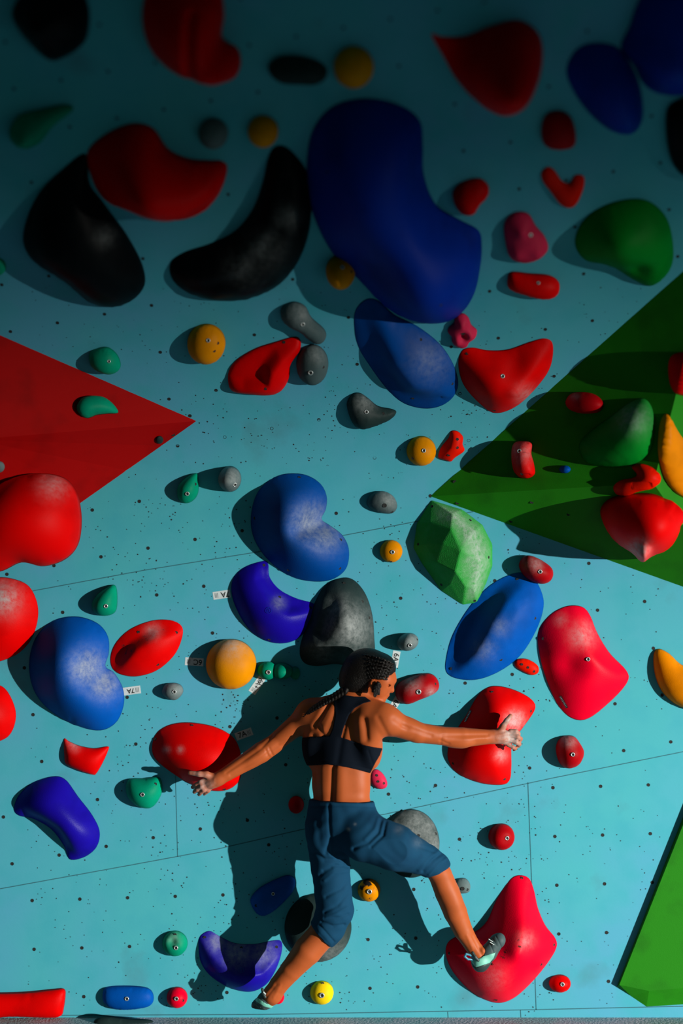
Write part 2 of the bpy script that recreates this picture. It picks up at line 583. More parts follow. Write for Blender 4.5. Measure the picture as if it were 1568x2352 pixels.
gA, gB, gC, gD, gE = (988, 1140, None), (1640, 560, None), (1700, 1395, None), (1500, 1110, 0.34), (1532, 655, None)
vol_green, VG = volume('climbing_volume', 'large green pyramid volume at the right, with red and green holds on it',
    [gA, gB, gC, gD, gE], [(0, 4, 3), (0, 3, 2), (4, 1, 3), (1, 2, 3), (0, 2, 1, 4)], M_VGREEN)
def S_on(o, flat):
    """surface of a volume: first hit along the sight line, one face normal for the whole hold"""
    bpy.context.view_layer.update()
    bvh = BVHTree.FromPolygons([o.matrix_world @ v.co for v in o.data.vertices], [tuple(q.vertices) for q in o.data.polygons])
    def f(px, py):
        h = bvh.ray_cast(EYE, (pix(px, py, 0) - EYE).normalized())
        if h[0] is None: return S_wall(px, py)
        n = h[1] if h[1].y < 0 else -h[1]
        return h[0], (n * 0.5 + flat).normalized()
    return f
S_G = S_G1 = S_G2 = S_G3 = S_G4 = S_on(vol_green, Vector((0.0, -0.8, -0.1)))

rA = (451, 967, None)
vol_red, VR = volume('climbing_volume', 'big dark red pyramid volume entering from the left edge, tip pointing right',
    [rA, (-160, 700, None), (-190, 1420, None), (-60, 1010, 0.42)], [(0, 3, 1), (0, 2, 3), (1, 3, 2), (0, 1, 2)], M_VRED)
S_R = S_R1 = S_R2 = S_on(vol_red, Vector((0.0, -0.8, 0)))

vol_br, VB = volume('climbing_volume', 'green wedge volume cut off by the lower right corner',
    [(1602, 1790, None), (1416, 2266, None), (1484, 2312, None), (1720, 2298, None), (1720, 1790, None),
     (1606, 1800, 0.025), (1422, 2262, 0.025), (1490, 2276, 0.025), (1720, 2256, 0.025), (1720, 1800, 0.025)],
    [(0, 1, 6, 5), (1, 2, 7, 6), (2, 3, 8, 7), (3, 4, 9, 8), (4, 0, 5, 9), (5, 6, 7), (5, 7, 8), (5, 8, 9), (0, 4, 3, 2, 1)], M_VGREEN)
for v_, ss in ((vol_green, [(1044, 1107, S_G1), (1050, 1155, S_G2), (1173, 1197, S_G2), (1221, 1153, S_G2), (1305, 1181, S_G2)]), (vol_red, [(398, 998, S_R2), (436, 955, S_R1)])):
    for x, y, f in ss:
        p, n = f(x, y); stick(ME_HOLE, 'screw_hole', p, n, 4.2 * (p.y + CD) / FPX, v_)

# ------------------------------------------------------------------ holds
GB = 'yellow ball holds'
def ball(label, color, x, y, r, Hk=1.0, **k):
    return hold(label, color, circ(x, y, r, k.pop('ry', r)), r * Hk, e=0.5, nx=k.pop('nx', 22), isball=True, **k)

# top rows (on the leaning part)
hold('black rounded hold cut off by the top left corner', 'black', [(28, 40), (55, -20), (110, -50), (175, -40), (203, 10), (205, 60), (192, 100), (150, 130), (115, 138), (80, 110)], 80, bumps=[(90, 20, 40, .3)])
hold('red hold with two lobes cut off by the top edge, left of centre', 'red', [(330, 0), (350, -50), (430, -60), (500, -30), (515, 30), (510, 85), (545, 110), (553, 145), (538, 178), (500, 188), (450, 182), (400, 165), (350, 120), (328, 60)], 125, lean=.5, lines=[([(445, 0), (440, 180)], 10, -.25)], bumps=[(500, 140, 30, .35)])
hold('dark grey oblong hold between the red lobed hold and a yellow ball', 'dgrey', [(615, 155), (640, 130), (690, 128), (735, 142), (752, 165), (735, 187), (690, 189), (640, 184)], 42)
ball('topmost yellow ball hold, right of a dark grey oblong', 'yellow', 812, 152, 46, group=GB)
hold('large red pointed hold near the top, right of centre', 'red', [(990, 78), (1015, 84), (1070, 82), (1125, 60), (1190, 46), (1235, 75), (1246, 130), (1226, 200), (1190, 245), (1152, 262), (1100, 235), (1050, 185), (1018, 130)], 125, lean=.6, bumps=[(1170, 130, 60, .4), (1040, 100, 40, -.3)])
hold('left and lower of two touching dark blue holds at the top right', 'dblue', [(1300, 160), (1325, 112), (1370, 98), (1420, 110), (1455, 160), (1473, 215), (1475, 270), (1452, 305), (1405, 300), (1355, 262), (1318, 212)], 85, lean=.5)
hold('right and upper of two touching dark blue holds at the top right corner', 'dblue', [(1425, 110), (1445, 60), (1462, 10), (1500, -50), (1600, -60), (1640, 60), (1630, 190), (1568, 216), (1510, 214), (1475, 190), (1455, 150)], 95, bumps=[(1520, 120, 50, .3)])
hold('small dark red square hold under the big red pointed one', 'dred', [(1244, 285), (1258, 260), (1290, 255), (1314, 275), (1322, 320), (1308, 337), (1265, 338), (1245, 322)], 38)
hold('black hold cut off by the right edge near the top', 'black', [(1528, 270), (1545, 235), (1610, 225), (1640, 320), (1610, 405), (1560, 395), (1535, 350)], 50)
hold('dark teal slanting hold at the far left near the top', 'teal', [(22, 298), (45, 265), (90, 252), (150, 240), (168, 252), (125, 285), (95, 322), (60, 336), (32, 325)], 40, bumps=[(60, 300, 25, .6)])
ball('dark grey ball hold left of a small yellow ball near the top', 'lgrey', 490, 305, 34)
ball('small yellow ball hold above the black crescent', 'yellow', 604, 300, 35, group=GB)
hold('big black curved hold at the left under a red curved one', 'black', [(196, 352), (140, 392), (92, 440), (62, 500), (54, 560), (85, 605), (150, 642), (200, 690), (250, 704), (300, 692), (332, 655), (326, 605), (292, 540), (256, 490), (236, 462), (206, 420)], 95, chalk=[(240, 545, 20, .25)], rough_amp=1)
hold('big glossy red curved hold joined to a black one at the upper left', 'red', [(200, 352), (240, 310), (300, 284), (350, 293), (385, 340), (430, 363), (480, 368), (508, 369), (522, 385), (508, 435), (472, 478), (405, 498), (345, 492), (290, 478), (245, 462), (215, 420)], 120, lean=.55, lines=[([(300, 475), (400, 478), (480, 440)], 12, -.25)], bumps=[(360, 390, 60, .3)])
hold('long black crescent hold left of the giant blue one', 'black', [(628, 338), (650, 334), (675, 352), (700, 385), (714, 430), (714, 500), (702, 560), (672, 620), (622, 665), (550, 688), (480, 686), (425, 668), (394, 638), (392, 602), (425, 578), (485, 558), (540, 530), (580, 480), (602, 420), (614, 365)], 78,
     lines=[([(650, 400), (640, 500), (560, 600), (450, 640)], 16, -.12)], chalk=[(600, 570, 40, .22), (560, 610, 40, .18), (660, 500, 25, .2)], rough_amp=1.2, nx=44)
big = hold('giant dark blue hold filling the upper middle of the wall', 'dblue', [(706, 350), (722, 290), (762, 245), (820, 227), (880, 230), (935, 250), (966, 282), (971, 335), (973, 400), (1000, 468), (1055, 504), (1098, 528), (1106, 560), (1103, 610), (1086, 680), (1042, 730), (985, 740), (922, 725), (870, 690), (822, 640), (770, 590), (730, 520), (706, 440)], 145, e=.6, lean=.35,
     bumps=[(820, 340, 120, .2), (980, 620, 110, .2), (830, 600, 80, -.4)], cliffs=[([(915, 235), (935, 330), (940, 410), (975, 490), (1110, 560)], 22, .35, -1)], nx=52, screws=[(752, 395), (1012, 700)])
hold('small red two-lobed hold right of the giant blue one', 'red', [(1040, 440), (1060, 418), (1098, 409), (1120, 424), (1120, 446), (1100, 466), (1088, 488), (1062, 488), (1044, 468)], 38)
hold('small red L-shaped hold above the pink lobed one', 'orred', [(1243, 396), (1256, 383), (1272, 390), (1290, 415), (1308, 420), (1320, 402), (1340, 405), (1340, 430), (1325, 465), (1308, 477), (1285, 467), (1262, 437), (1246, 416)], 18, e=.6)
hold('pink lobed hold above a dark red bar', 'pink', [(1158, 512), (1180, 488), (1212, 490), (1230, 518), (1250, 542), (1258, 570), (1236, 592), (1205, 600), (1172, 590), (1160, 555)], 34, bumps=[(1195, 515, 16, .3), (1235, 570, 16, .3), (1180, 575, 16, .3)], bolts=[(1218, 540, 5)])
hold('dark red bar hold under the pink lobed one', 'red', [(1165, 642), (1173, 624), (1215, 627), (1262, 632), (1284, 650), (1277, 676), (1245, 682), (1195, 670), (1168, 660)], 34, bolts=[(1236, 650, 4)])
ball('small yellow ball hold touching the giant blue hold', 'yellow', 782, 619, 34, group=GB, Hk=1.7, bolts=[(786, 614)], screws=[(806, 624)])
hold('big green rounded hold above the green pyramid volume', 'green', [(1320, 560), (1335, 512), (1380, 475), (1440, 457), (1490, 462), (1530, 500), (1545, 560), (1540, 615), (1500, 655), (1460, 645), (1400, 608), (1345, 598)], 75, bumps=[(1400, 510, 50, .35), (1460, 600, 25, -.35)])

# middle band
hold('tiny teal hold at the left edge above the red volume', 'teal', circ(-6, 612, 20), 12)
hold('dark teal hold above the red volume', 'teal', [(205, 812), (222, 800), (248, 797), (270, 815), (277, 842), (258, 855), (232, 850), (210, 836)], 34, bolts=[(250, 830, 4)])
ball('yellow ball hold with a scuffed face, left of the red swooping hold', 'yellow', 474, 787, 44, group=GB, bolts=[(478, 782, 5)], screws=[(500, 788), (492, 806)], rubber=[(490, 806, 14, .5)], Hk=1.0)
hold('red swooping hold left of a grey ball', 'red', [(526, 850), (545, 825), (585, 800), (630, 785), (675, 773), (690, 782), (688, 805), (668, 832), (665, 862), (650, 890), (625, 903), (575, 901), (535, 896), (524, 878)], 44,
     cliffs=[([(690, 778), (640, 800), (615, 830), (608, 862), (560, 872), (520, 870)], 16, .6, 1)], screws=[(610, 893), (652, 786)])
hold('grey peanut shaped hold above a grey ball', 'grey', [(652, 700), (675, 692), (700, 702), (715, 728), (744, 755), (748, 775), (730, 788), (708, 776), (690, 758), (668, 748), (650, 735), (644, 715)], 34, bolts=[(695, 745, 5)], chalk=[(690, 720, 30, .3)], rough_amp=.8)
ball('grey ball hold between a red swoop and the blue oval', 'grey', 717, 835, 37, ry=45, Hk=1.1, bolts=[(713, 856, 6)], screws=[(742, 843)], bumps=[(735, 815, 18, .12)], chalk=[(725, 812, 22, .3)])
hold('large blue oval hold with a dark crease under the giant blue one', 'blue', [(813, 750), (816, 712), (840, 687), (868, 690), (905, 722), (960, 750), (1010, 790), (1040, 835), (1052, 880), (1040, 912), (1010, 933), (970, 938), (925, 925), (888, 893), (850, 842), (822, 795)], 75, e=.5,
     cliffs=[([(845, 695), (868, 760), (890, 820), (935, 880), (1000, 900)], 26, .55, 1)], screws=[(948, 914), (1038, 881), (966, 780)], chalk=[(985, 830, 45, .18)])
hold('red wing shaped hold right of the blue oval', 'red', [(1052, 838), (1060, 805), (1085, 798), (1120, 804), (1165, 802), (1215, 785), (1250, 777), (1269, 790), (1265, 838), (1240, 880), (1190, 930), (1140, 949), (1105, 930), (1065, 885)], 66,
     bumps=[(1120, 850, 50, .3), (1180, 815, 26, -.35)], lines=[([(1255, 790), (1180, 870)], 22, .25)], bolts=[(1154, 864, 5)], screws=[(1072, 812), (1135, 942)], chalk=[(1205, 908, 22, .35)])
hold('pink flower shaped hold above the red wing', 'pink', [(1030, 752), (1042, 740), (1045, 725), (1062, 719), (1075, 728), (1082, 745), (1095, 758), (1090, 775), (1078, 782), (1070, 796), (1052, 796), (1038, 785), (1036, 770), (1028, 762)], 24, screws=[(1063, 765, 5)], bumps=[(1063, 765, 9, -.7), (1060, 735, 10, .3), (1082, 760, 10, .3), (1045, 780, 10, .3)], group='pink holds')
hold('dark grey horn shaped hold under the blue oval', 'dgrey', [(796, 930), (808, 905), (826, 902), (845, 914), (868, 932), (900, 939), (910, 947), (895, 962), (860, 976), (830, 983), (810, 970)], 34, bolts=[(841, 946)], screws=[(880, 950)], chalk=[(835, 925, 25, .35)], rough_amp=.8)
ball('glossy yellow ball hold left of a small jagged red one', 'yellow', 967, 1035, 34, group=GB, bolts=[(973, 1035)], screws=[(948, 1052)], Hk=1.05)
hold('small jagged red hold right of a glossy yellow ball', 'orred', [(1006, 1050), (1012, 1028), (1030, 1005), (1035, 990), (1050, 990), (1063, 1003), (1062, 1020), (1066, 1035), (1045, 1050), (1035, 1060), (1020, 1056)], 22, e=.6, cliffs=[([(1036, 990), (1028, 1020), (1005, 1045)], 8, .55, 1)], screws=[(1050, 1009), (1050, 1028), (1030, 1045)])
hold('small grey ball hold with a long shadow, right of a teal teardrop', 'lgrey', circ(528, 1100, 26, 30), 62, e=.4, bolts=[(539, 1113)], chalk=[(528, 1090, 24, .5)])
hold('teal teardrop hold left of a small grey ball', 'teal', [(408, 1120), (420, 1103), (438, 1090), (452, 1087), (456, 1100), (455, 1132), (443, 1150), (425, 1156), (410, 1146)], 34, bolts=[(430, 1134)], screws=[(448, 1112)])
blk = [(577, 1215), (578, 1170), (592, 1130), (620, 1102), (655, 1088), (700, 1090), (735, 1110), (750, 1140), (748, 1170), (738, 1192), (755, 1205), (785, 1228), (801, 1262), (795, 1305), (765, 1330), (722, 1336), (670, 1325), (622, 1292), (592, 1255)]
hold('large blue kidney shaped hold in the middle of the wall', 'blue', blk, 108, lean=.2, e=.5, bumps=[(740, 1195, 40, -.6), (660, 1160, 60, .25), (690, 1260, 60, .1)], lines=[([(690, 1215), (745, 1198)], 20, -.3)], chalk=[(712, 1200, 40, .5), (745, 1232, 34, .4)], screws=[(687, 1097), (748, 1170), (585, 1190), (780, 1305), (662, 1309), (782, 1240)], nx=42)
hold('grey pebble hold right of the large blue kidney', 'grey', [(842, 1152), (855, 1133), (880, 1128), (903, 1140), (912, 1163), (900, 1179), (872, 1178), (850, 1168)], 30, screws=[(883, 1161, 5), (900, 1175, 3)], chalk=[(890, 1145, 22, .4)], rough_amp=.7)
ball('small yellow ball hold left of the green faceted rock', 'yellow', 898, 1266, 26, group=GB, bolts=[(901, 1268)], screws=[(897, 1289)])

# green faceted rock: explicit facets
def rock():
    P = {'a': (990, 1148, 0), 'b': (1062, 1170, 0), 'c': (1108, 1205, 0), 'd': (1131, 1250, 0), 'e': (1131, 1300, 0), 'f': (1115, 1345, 0), 'g': (1095, 1385, 0), 'h': (1062, 1390, 0),
         'i': (1012, 1357, 0), 'j': (966, 1292, 0), 'k': (948, 1258, 0), 'l': (956, 1202, 0),
         'm': (1035, 1180, 46), 'n': (1075, 1225, 62), 'o': (1095, 1290, 60), 'p': (1085, 1350, 34), 'q': (1030, 1215, 66), 'r': (1050, 1262, 82), 's': (1040, 1310, 66),
         't': (985, 1200, 26), 'u': (975, 1250, 30), 'v': (1000, 1290, 44), 'w': (1012, 1248, 62), 'x': (1030, 1340, 30), 'y': (1064, 1345, 44)}
    F = ['abm', 'bnm', 'bcn', 'cdn', 'don', 'deo', 'efo', 'fpo', 'fgp', 'ghp', 'hyp', 'hix', 'hxy', 'ijx', 'jvx', 'jkuv', 'kltu', 'lat', 'amt', 'mqt', 'mnq', 'nrq', 'nor', 'osr', 'opys', 'svx', 'sxy', 'qrw', 'rsvw', 'tqw', 'tuw', 'uvw']
    ks = list(P)
    V = []
    for k in ks:
        x, y, h = P[k]; p, n = S_wall(x, y); V.append(p + n * (h * (p.y + CD) / FPX + 0.0005))
    faces = [tuple(ks.index(c) for c in f) for f in F] + [tuple(ks.index(c) for c in 'lkjihgfedcba')]
    tri = []
    for f in faces[:-1]:
        if len(f) == 4: tri += [(f[0], f[1], f[2]), (f[0], f[2], f[3])]
        else: tri.append(f)
    tri.append(faces[-1])
    m = mat('hold_rock_green', (0.004, 0.30, 0.025), rough=0.65, bump=0.7, scale=260, spec=0.2, bdist=0.003)
    o = mesh_obj('climbing_hold', V, tri, m, smooth=False)
    bm = bmesh.new(); bm.from_mesh(o.data); bmesh.ops.recalc_face_normals(bm, faces=bm.faces)
    bmesh.ops.bevel(bm, geom=[e_ for e_ in bm.edges], offset=0.003, segments=1, affect='EDGES', clamp_overlap=True)
    bm.to_mesh(o.data); bm.free()
    V2 = [v.co.copy() for v in o.data.vertices]
    a = [0.05 + 0.75 * math.exp(-(seg_dist([((784 + v.x / (v.y + CD) * FPX), (1176 - (v.z - CZ) / (v.y + CD) * FPX))], [(1040, 1180), (1085, 1230), (1100, 1290), (1090, 1350)])[0][0] / 14) ** 2) for v in V2]
    at = o.data.attributes.new('chalk', 'FLOAT', 'POINT'); at.data.foreach_set('value', a)
    o.data.attributes.new('rubber', 'FLOAT', 'POINT')
    bvh = BVHTree.FromPolygons(V2, [tuple(q.vertices) for q in o.data.polygons])
    recentre(o, S_wall(1040, 1270)[0])
    tag(o, 'green faceted rock shaped hold under the tip of the green volume', 'climbing hold')
    for x, y in [(992, 1163), (960, 1250), (1080, 1195), (1122, 1280), (1090, 1380), (1013, 1343)]:
        h = bvh.ray_cast(EYE, (pix(x, y, 0) - EYE).normalized())
        if h[0]: stick(ME_HOLE, 'screw_hole', h[0], h[1] if h[1].y < 0 else -h[1], 3.4 / 550, o)
rock()

# on the green volume
hold('dark red rounded hold at the top of the green volume, left of the green one', 'dred', [(1298, 925), (1310, 905), (1340, 900), (1370, 908), (1386, 928), (1375, 946), (1340, 950), (1310, 942)], 34, surf=S_G, chalk=[(1320, 910, 10, .4)], group='holds on the green volume')
hold('large pale green rounded hold on the green volume', 'green', [(1330, 1020), (1362, 985), (1400, 958), (1445, 925), (1478, 915), (1498, 940), (1502, 990), (1490, 1040), (1450, 1068), (1390, 1072), (1345, 1060)], 54, e=.7, surf=S_G, bumps=[(1450, 960, 40, .3)], chalk=[(1450, 960, 35, .4)])
hold('upright red pill hold with a long shadow on the green volume', 'red', [(1174, 1040), (1180, 1018), (1200, 1013), (1221, 1018), (1220, 1042), (1226, 1065), (1228, 1088), (1212, 1099), (1190, 1095), (1177, 1075)], 48, surf=S_G, e=.42, bolts=[(1192, 1036, 5)], screws=[(1198, 1088)], chalk=[(1195, 1035, 26, .35)])
hold('tiny blue hold on the green volume', 'sky', circ(1297, 1078, 13, 9), 14, surf=S_G)
hold('red hooked hold above the big red cone on the green volume', 'orred', [(1408, 1118), (1425, 1103), (1450, 1098), (1462, 1090), (1450, 1072), (1470, 1064), (1500, 1075), (1514, 1098), (1500, 1118), (1465, 1126), (1440, 1136), (1415, 1134)], 34, surf=S_G)
hold('big red cone shaped hold with a chalky tip at the right', 'red', [(1378, 1180), (1395, 1148), (1440, 1135), (1500, 1134), (1548, 1162), (1561, 1205), (1535, 1250), (1495, 1266), (1470, 1284), (1452, 1264), (1405, 1232)], 95, surf=S_G, bumps=[(1500, 1180, 60, .25)], lines=[([(1465, 1230), (1468, 1285)], 14, .5)], chalk=[(1466, 1262, 22, .9)])
hold('red hold cut off by the right edge on the green volume', 'red', [(1534, 840), (1545, 815), (1580, 808), (1640, 810), (1640, 905), (1565, 908), (1540, 888)], 40, surf=S_G3)
hold('orange crescent hold cut off by the right edge', 'orange', [(1522, 955), (1535, 952), (1552, 985), (1575, 1015), (1630, 1040), (1630, 1150), (1570, 1144), (1530, 1108), (1511, 1045), (1512, 985)], 40, surf=S_G4)

# on and beside the red volume
hold('teal fin hold on the red volume', 'teal', [(176, 935), (188, 915), (212, 909), (240, 913), (262, 930), (271, 948), (245, 951), (222, 954), (200, 961), (182, 952)], 30, surf=S_R)
ball('tiny dark hold near the tip of the red volume', 'dgrey', 366, 1010, 9, surf=S_R)
ball('tiny grey hold on the red volume at the left edge', 'lgrey', -2, 1072, 13, surf=S_R)
hold('big out of focus red ball hold on the red volume', 'red', [(-20, 1128), (30, 1098), (90, 1087), (145, 1096), (176, 1130), (188, 1190), (180, 1250), (150, 1285), (100, 1301), (50, 1292), (-10, 1312), (-60, 1250), (-60, 1170)], 120, e=.55, surf=S_plane(Vector((0, -.2, 0)), Vector((1, -.2, 0)), Vector((0, -.2, 1))), chalk=[(120, 1110, 30, .4)])
hold('red hold with a chalky face at the left edge, under the red ball', 'red', [(-60, 1350), (-20, 1328), (25, 1328), (68, 1348), (88, 1400), (76, 1460), (40, 1502), (-20, 1522), (-60, 1500)], 80, chalk=[(5, 1372, 32, .9)])
hold('red hold at the left edge beside the blue kidney', 'red', [(-60, 1590), (-15, 1572), (15, 1585), (36, 1632), (30, 1675), (5, 1700), (-50, 1705)], 60)
hold('teal teardrop hold above the left blue kidney', 'teal', [(212, 1385), (225, 1365), (245, 1350), (262, 1343), (269, 1358), (268, 1398), (255, 1412), (232, 1414), (215, 1404)], 38, bolts=[(243, 1392, 5)])
hold('blue kidney shaped hold with a chalky notch at the left', 'sky', [(67, 1540), (72, 1490), (92, 1450), (130, 1422), (180, 1416), (225, 1432), (248, 1462), (250, 1500), (242, 1530), (262, 1545), (282, 1580), (284, 1620), (266, 1660), (228, 1678), (172, 1665), (115, 1632), (80, 1590)], 110, lean=.2, bumps=[(245, 1540, 42, -.6), (160, 1490, 60, .25)], chalk=[(200, 1535, 38, .6), (238, 1572, 30, .6)])
hold('red lens shaped hold right of the left blue kidney', 'red', [(253, 1520), (262, 1482), (295, 1447), (345, 1426), (390, 1424), (417, 1438), (418, 1465), (400, 1505), (360, 1540), (310, 1554), (268, 1545)], 52, e=.55,
     cliffs=[([(262, 1540), (310, 1482), (360, 1452), (415, 1445)], 16, .55, -1)], rubber=[(290, 1490, 26, .7), (330, 1465, 24, .6), (370, 1445, 20, .4)], chalk=[(350, 1450, 16, .5)], screws=[(405, 1453), (362, 1526), (318, 1452)])
ball('large yellow ball hold with a dusty top, left of the climber', 'yellow', 531, 1525, 58, Hk=1.0, nx=30, group=GB, chalk=[(530, 1475, 32, .55)], rubber=[(490, 1530, 14, .12)])
hold('small grey knob hold left of the large yellow ball', 'lgrey', [(372, 1590), (380, 1572), (400, 1568), (416, 1574), (421, 1588), (412, 1602), (400, 1608), (382, 1602)], 28, bolts=[(400, 1589)], chalk=[(400, 1580, 20, .4)])
for (x, y, rx, ry, h, lb, bl) in [(614, 1540, 23, 21, 30, 'leftmost of three small teal holds right of the large yellow ball', [(616, 1544, 5.5)]),
                              (649, 1541, 24, 19, 36, 'middle of three small teal holds right of the large yellow ball', []),
                              (677, 1546, 12, 15, 16, 'rightmost of three small teal holds right of the large yellow ball', [])]:
    hold(lb, 'teal', circ(x, y, rx, ry, k=.03), h, nx=18, bolts=bl, group='small teal holds')
vi = [(606, 1288), (616, 1296), (619, 1325), (642, 1354), (680, 1374), (715, 1384), (725, 1395), (714, 1432), (682, 1468), (640, 1478), (595, 1465), (560, 1430), (534, 1375), (534, 1332), (560, 1303)]
def ring_logo(o, x, y, r, m):
    d = (pix(x, y, 0) - EYE).normalized()
    bpy.context.view_layer.update()
    bvh = BVHTree.FromPolygons([o.matrix_world @ v.co for v in o.data.vertices], [tuple(q.vertices) for q in o.data.polygons])
    hit = bvh.ray_cast(EYE, d)
    if not hit[0]: return
    n = hit[1] if hit[1].y < 0 else -hit[1]
    bm = bmesh.new()
    def tor(R, w, N=24):
        a = [bm.verts.new((R * math.cos(2 * math.pi * i / N), R * math.sin(2 * math.pi * i / N), 0.25)) for i in range(N)]
        b = [bm.verts.new(((R - w) * math.cos(2 * math.pi * i / N), (R - w) * math.sin(2 * math.pi * i / N), 0.25)) for i in range(N)]
        for i in range(N): bm.faces.new((a[i], a[(i + 1) % N], b[(i + 1) % N], b[i]))
    tor(1, .12)
    for x0, x1, y0, y1 in ((-.35, -.2, -.5, .5), (.1, .25, -.5, .5), (-.35, .25, .38, .5)):
        bm.faces.new([bm.verts.new(q) for q in ((x0, y0, .25), (x1, y0, .25), (x1, y1, .25), (x0, y1, .25))])
    me = bpy.data.meshes.new('round_logo'); bm.to_mesh(me); bm.free(); me.materials.append(m)
    stick(me, 'round_logo', hit[0], n, r / 550, o)
o = hold('violet crescent hold with a shiny inner lip above the climber', 'violet', vi, 62, e=.5,
     cliffs=[([(598, 1286), (596, 1330), (625, 1375), (665, 1400), (715, 1396)], 12, .62, -1)], screws=[(606, 1298), (713, 1396), (642, 1372), (618, 1468)], chalk=[(640, 1385, 14, .3)], nx=44)
ring_logo(o, 617, 1402, 7, hmat('dblue'))
hold('large dark grey rounded hold right above the climber', 'dgrey', [(784, 1327), (812, 1332), (838, 1362), (854, 1408), (859, 1460), (857, 1510), (815, 1530), (770, 1525), (725, 1530), (696, 1520), (688, 1490), (702, 1440), (722, 1385), (748, 1342)], 84, e=.5,
     bumps=[(800, 1420, 40, .25)], lines=[([(760, 1380), (735, 1450)], 20, -.25)], chalk=[(800, 1440, 45, .6), (780, 1400, 30, .45), (740, 1490, 26, .3)], rough_amp=1.2, screws=[(790, 1340), (847, 1419), (832, 1382), (704, 1513)], nx=40)
hold('small light grey hold right above the climber’s head', 'lgrey', circ(936, 1474, 25, 20, rot=-.3), 44, e=.42, bolts=[(941, 1482)], screws=[(957, 1469, 2.5)], chalk=[(936, 1465, 20, .5)])
hold('red oblong hold right of the climber’s face', 'dred', [(907, 1585), (918, 1566), (955, 1550), (985, 1546), (1003, 1558), (1008, 1578), (996, 1593), (965, 1606), (935, 1617), (914, 1608)], 44, e=.5, bolts=[(961, 1589, 6)], screws=[(999, 1571, 3)], chalk=[(945, 1568, 18, .6), (990, 1592, 12, .5)])
hold('large blue oval hold with a long crease at the right', 'sky', [(1188, 1315), (1225, 1328), (1245, 1365), (1247, 1400), (1230, 1450), (1195, 1505), (1150, 1540), (1100, 1560), (1055, 1560), (1025, 1545), (1024, 1510), (1040, 1455), (1080, 1390), (1130, 1340)], 78, e=.5,
     cliffs=[([(1198, 1318), (1150, 1365), (1110, 1420), (1075, 1490), (1040, 1535)], 22, .68, 1)], chalk=[(1145, 1440, 20, .25), (1110, 1490, 24, .25)], screws=[(1188, 1331), (1036, 1536), (1150, 1515), (1228, 1420)], rough_amp=.8, nx=42)
hold('red oblong hold on top of the blue oval, under the green volume', 'dred', [(1190, 1300), (1200, 1279), (1218, 1276), (1245, 1288), (1266, 1306), (1266, 1328), (1250, 1340), (1228, 1338), (1205, 1325)], 42, base=8, bolts=[(1240, 1313)], chalk=[(1228, 1295, 16, .5)])
HS = hold('large red four-cornered hold at the right, highest of its pair', 'crimson', [(1236, 1450), (1262, 1412), (1300, 1392), (1335, 1393), (1354, 1412), (1372, 1455), (1400, 1500), (1438, 1540), (1441, 1565), (1410, 1603), (1355, 1648), (1318, 1652), (1285, 1625), (1256, 1565), (1238, 1500)], 66, e=.55,
     lines=[([(1335, 1400), (1350, 1500), (1435, 1555)], 26, .22)], bumps=[(1300, 1530, 34, -.3)], bolts=[(1350, 1514, 5)], screws=[(1247, 1467)], chalk=[(1335, 1460, 26, .5), (1288, 1425, 14, .3)])
hold('yellow crescent hold cut off by the right edge', 'orange', [(1500, 1508), (1510, 1490), (1535, 1500), (1568, 1528), (1625, 1540), (1625, 1630), (1565, 1624), (1525, 1595), (1505, 1555)], 40)
hold('tiny red bean hold under the right blue oval', 'orred', [(1181, 1521), (1190, 1513), (1212, 1514), (1234, 1528), (1236, 1544), (1222, 1551), (1205, 1545), (1185, 1533)], 13, screws=[(1198, 1526, 3), (1212, 1533, 3), (1226, 1542, 3)], nx=20)
HR = hold('large red four-cornered hold gripped by the climber’s right-hand side hand', 'red', [(1072, 1640), (1095, 1600), (1120, 1578), (1150, 1576), (1190, 1588), (1222, 1608), (1228, 1630), (1200, 1672), (1176, 1705), (1174, 1760), (1170, 1792), (1150, 1803), (1100, 1798), (1050, 1776), (1028, 1742), (1034, 1700), (1055, 1665)], 80, e=.55,
     lines=[([(1120, 1580), (1150, 1690), (1160, 1790)], 34, .25)], screws=[(1130, 1590), (1218, 1633), (1041, 1753), (1158, 1789)], chalk=[(1182, 1655, 20, .8), (1150, 1735, 14, .4)])
HL = hold('large red egg shaped hold held by the climber’s left-hand side hand', 'red', [(349, 1715), (360, 1683), (390, 1664), (435, 1659), (490, 1668), (532, 1690), (550, 1720), (556, 1760), (548, 1795), (520, 1815), (478, 1815), (432, 1798), (385, 1768), (356, 1742)], 76, e=.5,
     screws=[(441, 1667), (358, 1698), (515, 1812), (545, 1770)], chalk=[(382, 1722, 8, .5), (414, 1722, 7, .5)])
hold('teal angular hold left under the climber’s left-hand side hand', 'teal', [(290, 1800), (300, 1788), (330, 1787), (362, 1784), (372, 1798), (370, 1825), (352, 1852), (330, 1855), (308, 1845), (292, 1825)], 38, bolts=[(327, 1825)], screws=[(357, 1801)])
hold('small red tile shaped hold left of the red egg', 'red', [(147, 1697), (158, 1702), (182, 1712), (215, 1718), (247, 1714), (249, 1722), (236, 1752), (221, 1777), (212, 1779), (180, 1769), (152, 1755), (148, 1735)], 24, e=.6, chalk=[(170, 1710, 14, .4)])
hold('violet saddle shaped hold at the lower left', 'violet', [(32, 1860), (42, 1828), (75, 1798), (120, 1783), (150, 1790), (180, 1830), (212, 1872), (229, 1910), (222, 1945), (195, 1968), (160, 1974), (148, 1945), (118, 1905), (75, 1880), (45, 1874)], 72, e=.5, lines=[([(60, 1870), (130, 1905), (165, 1960)], 14, -.3)])
hold('red ball hold with a chalky flank, right of the gripped red hold', 'dred', [(1276, 1715), (1290, 1692), (1315, 1690), (1330, 1705), (1340, 1728), (1328, 1755), (1302, 1764), (1283, 1750)], 44, bolts=[(1315, 1733, 5)], chalk=[(1305, 1702, 14, .6)])
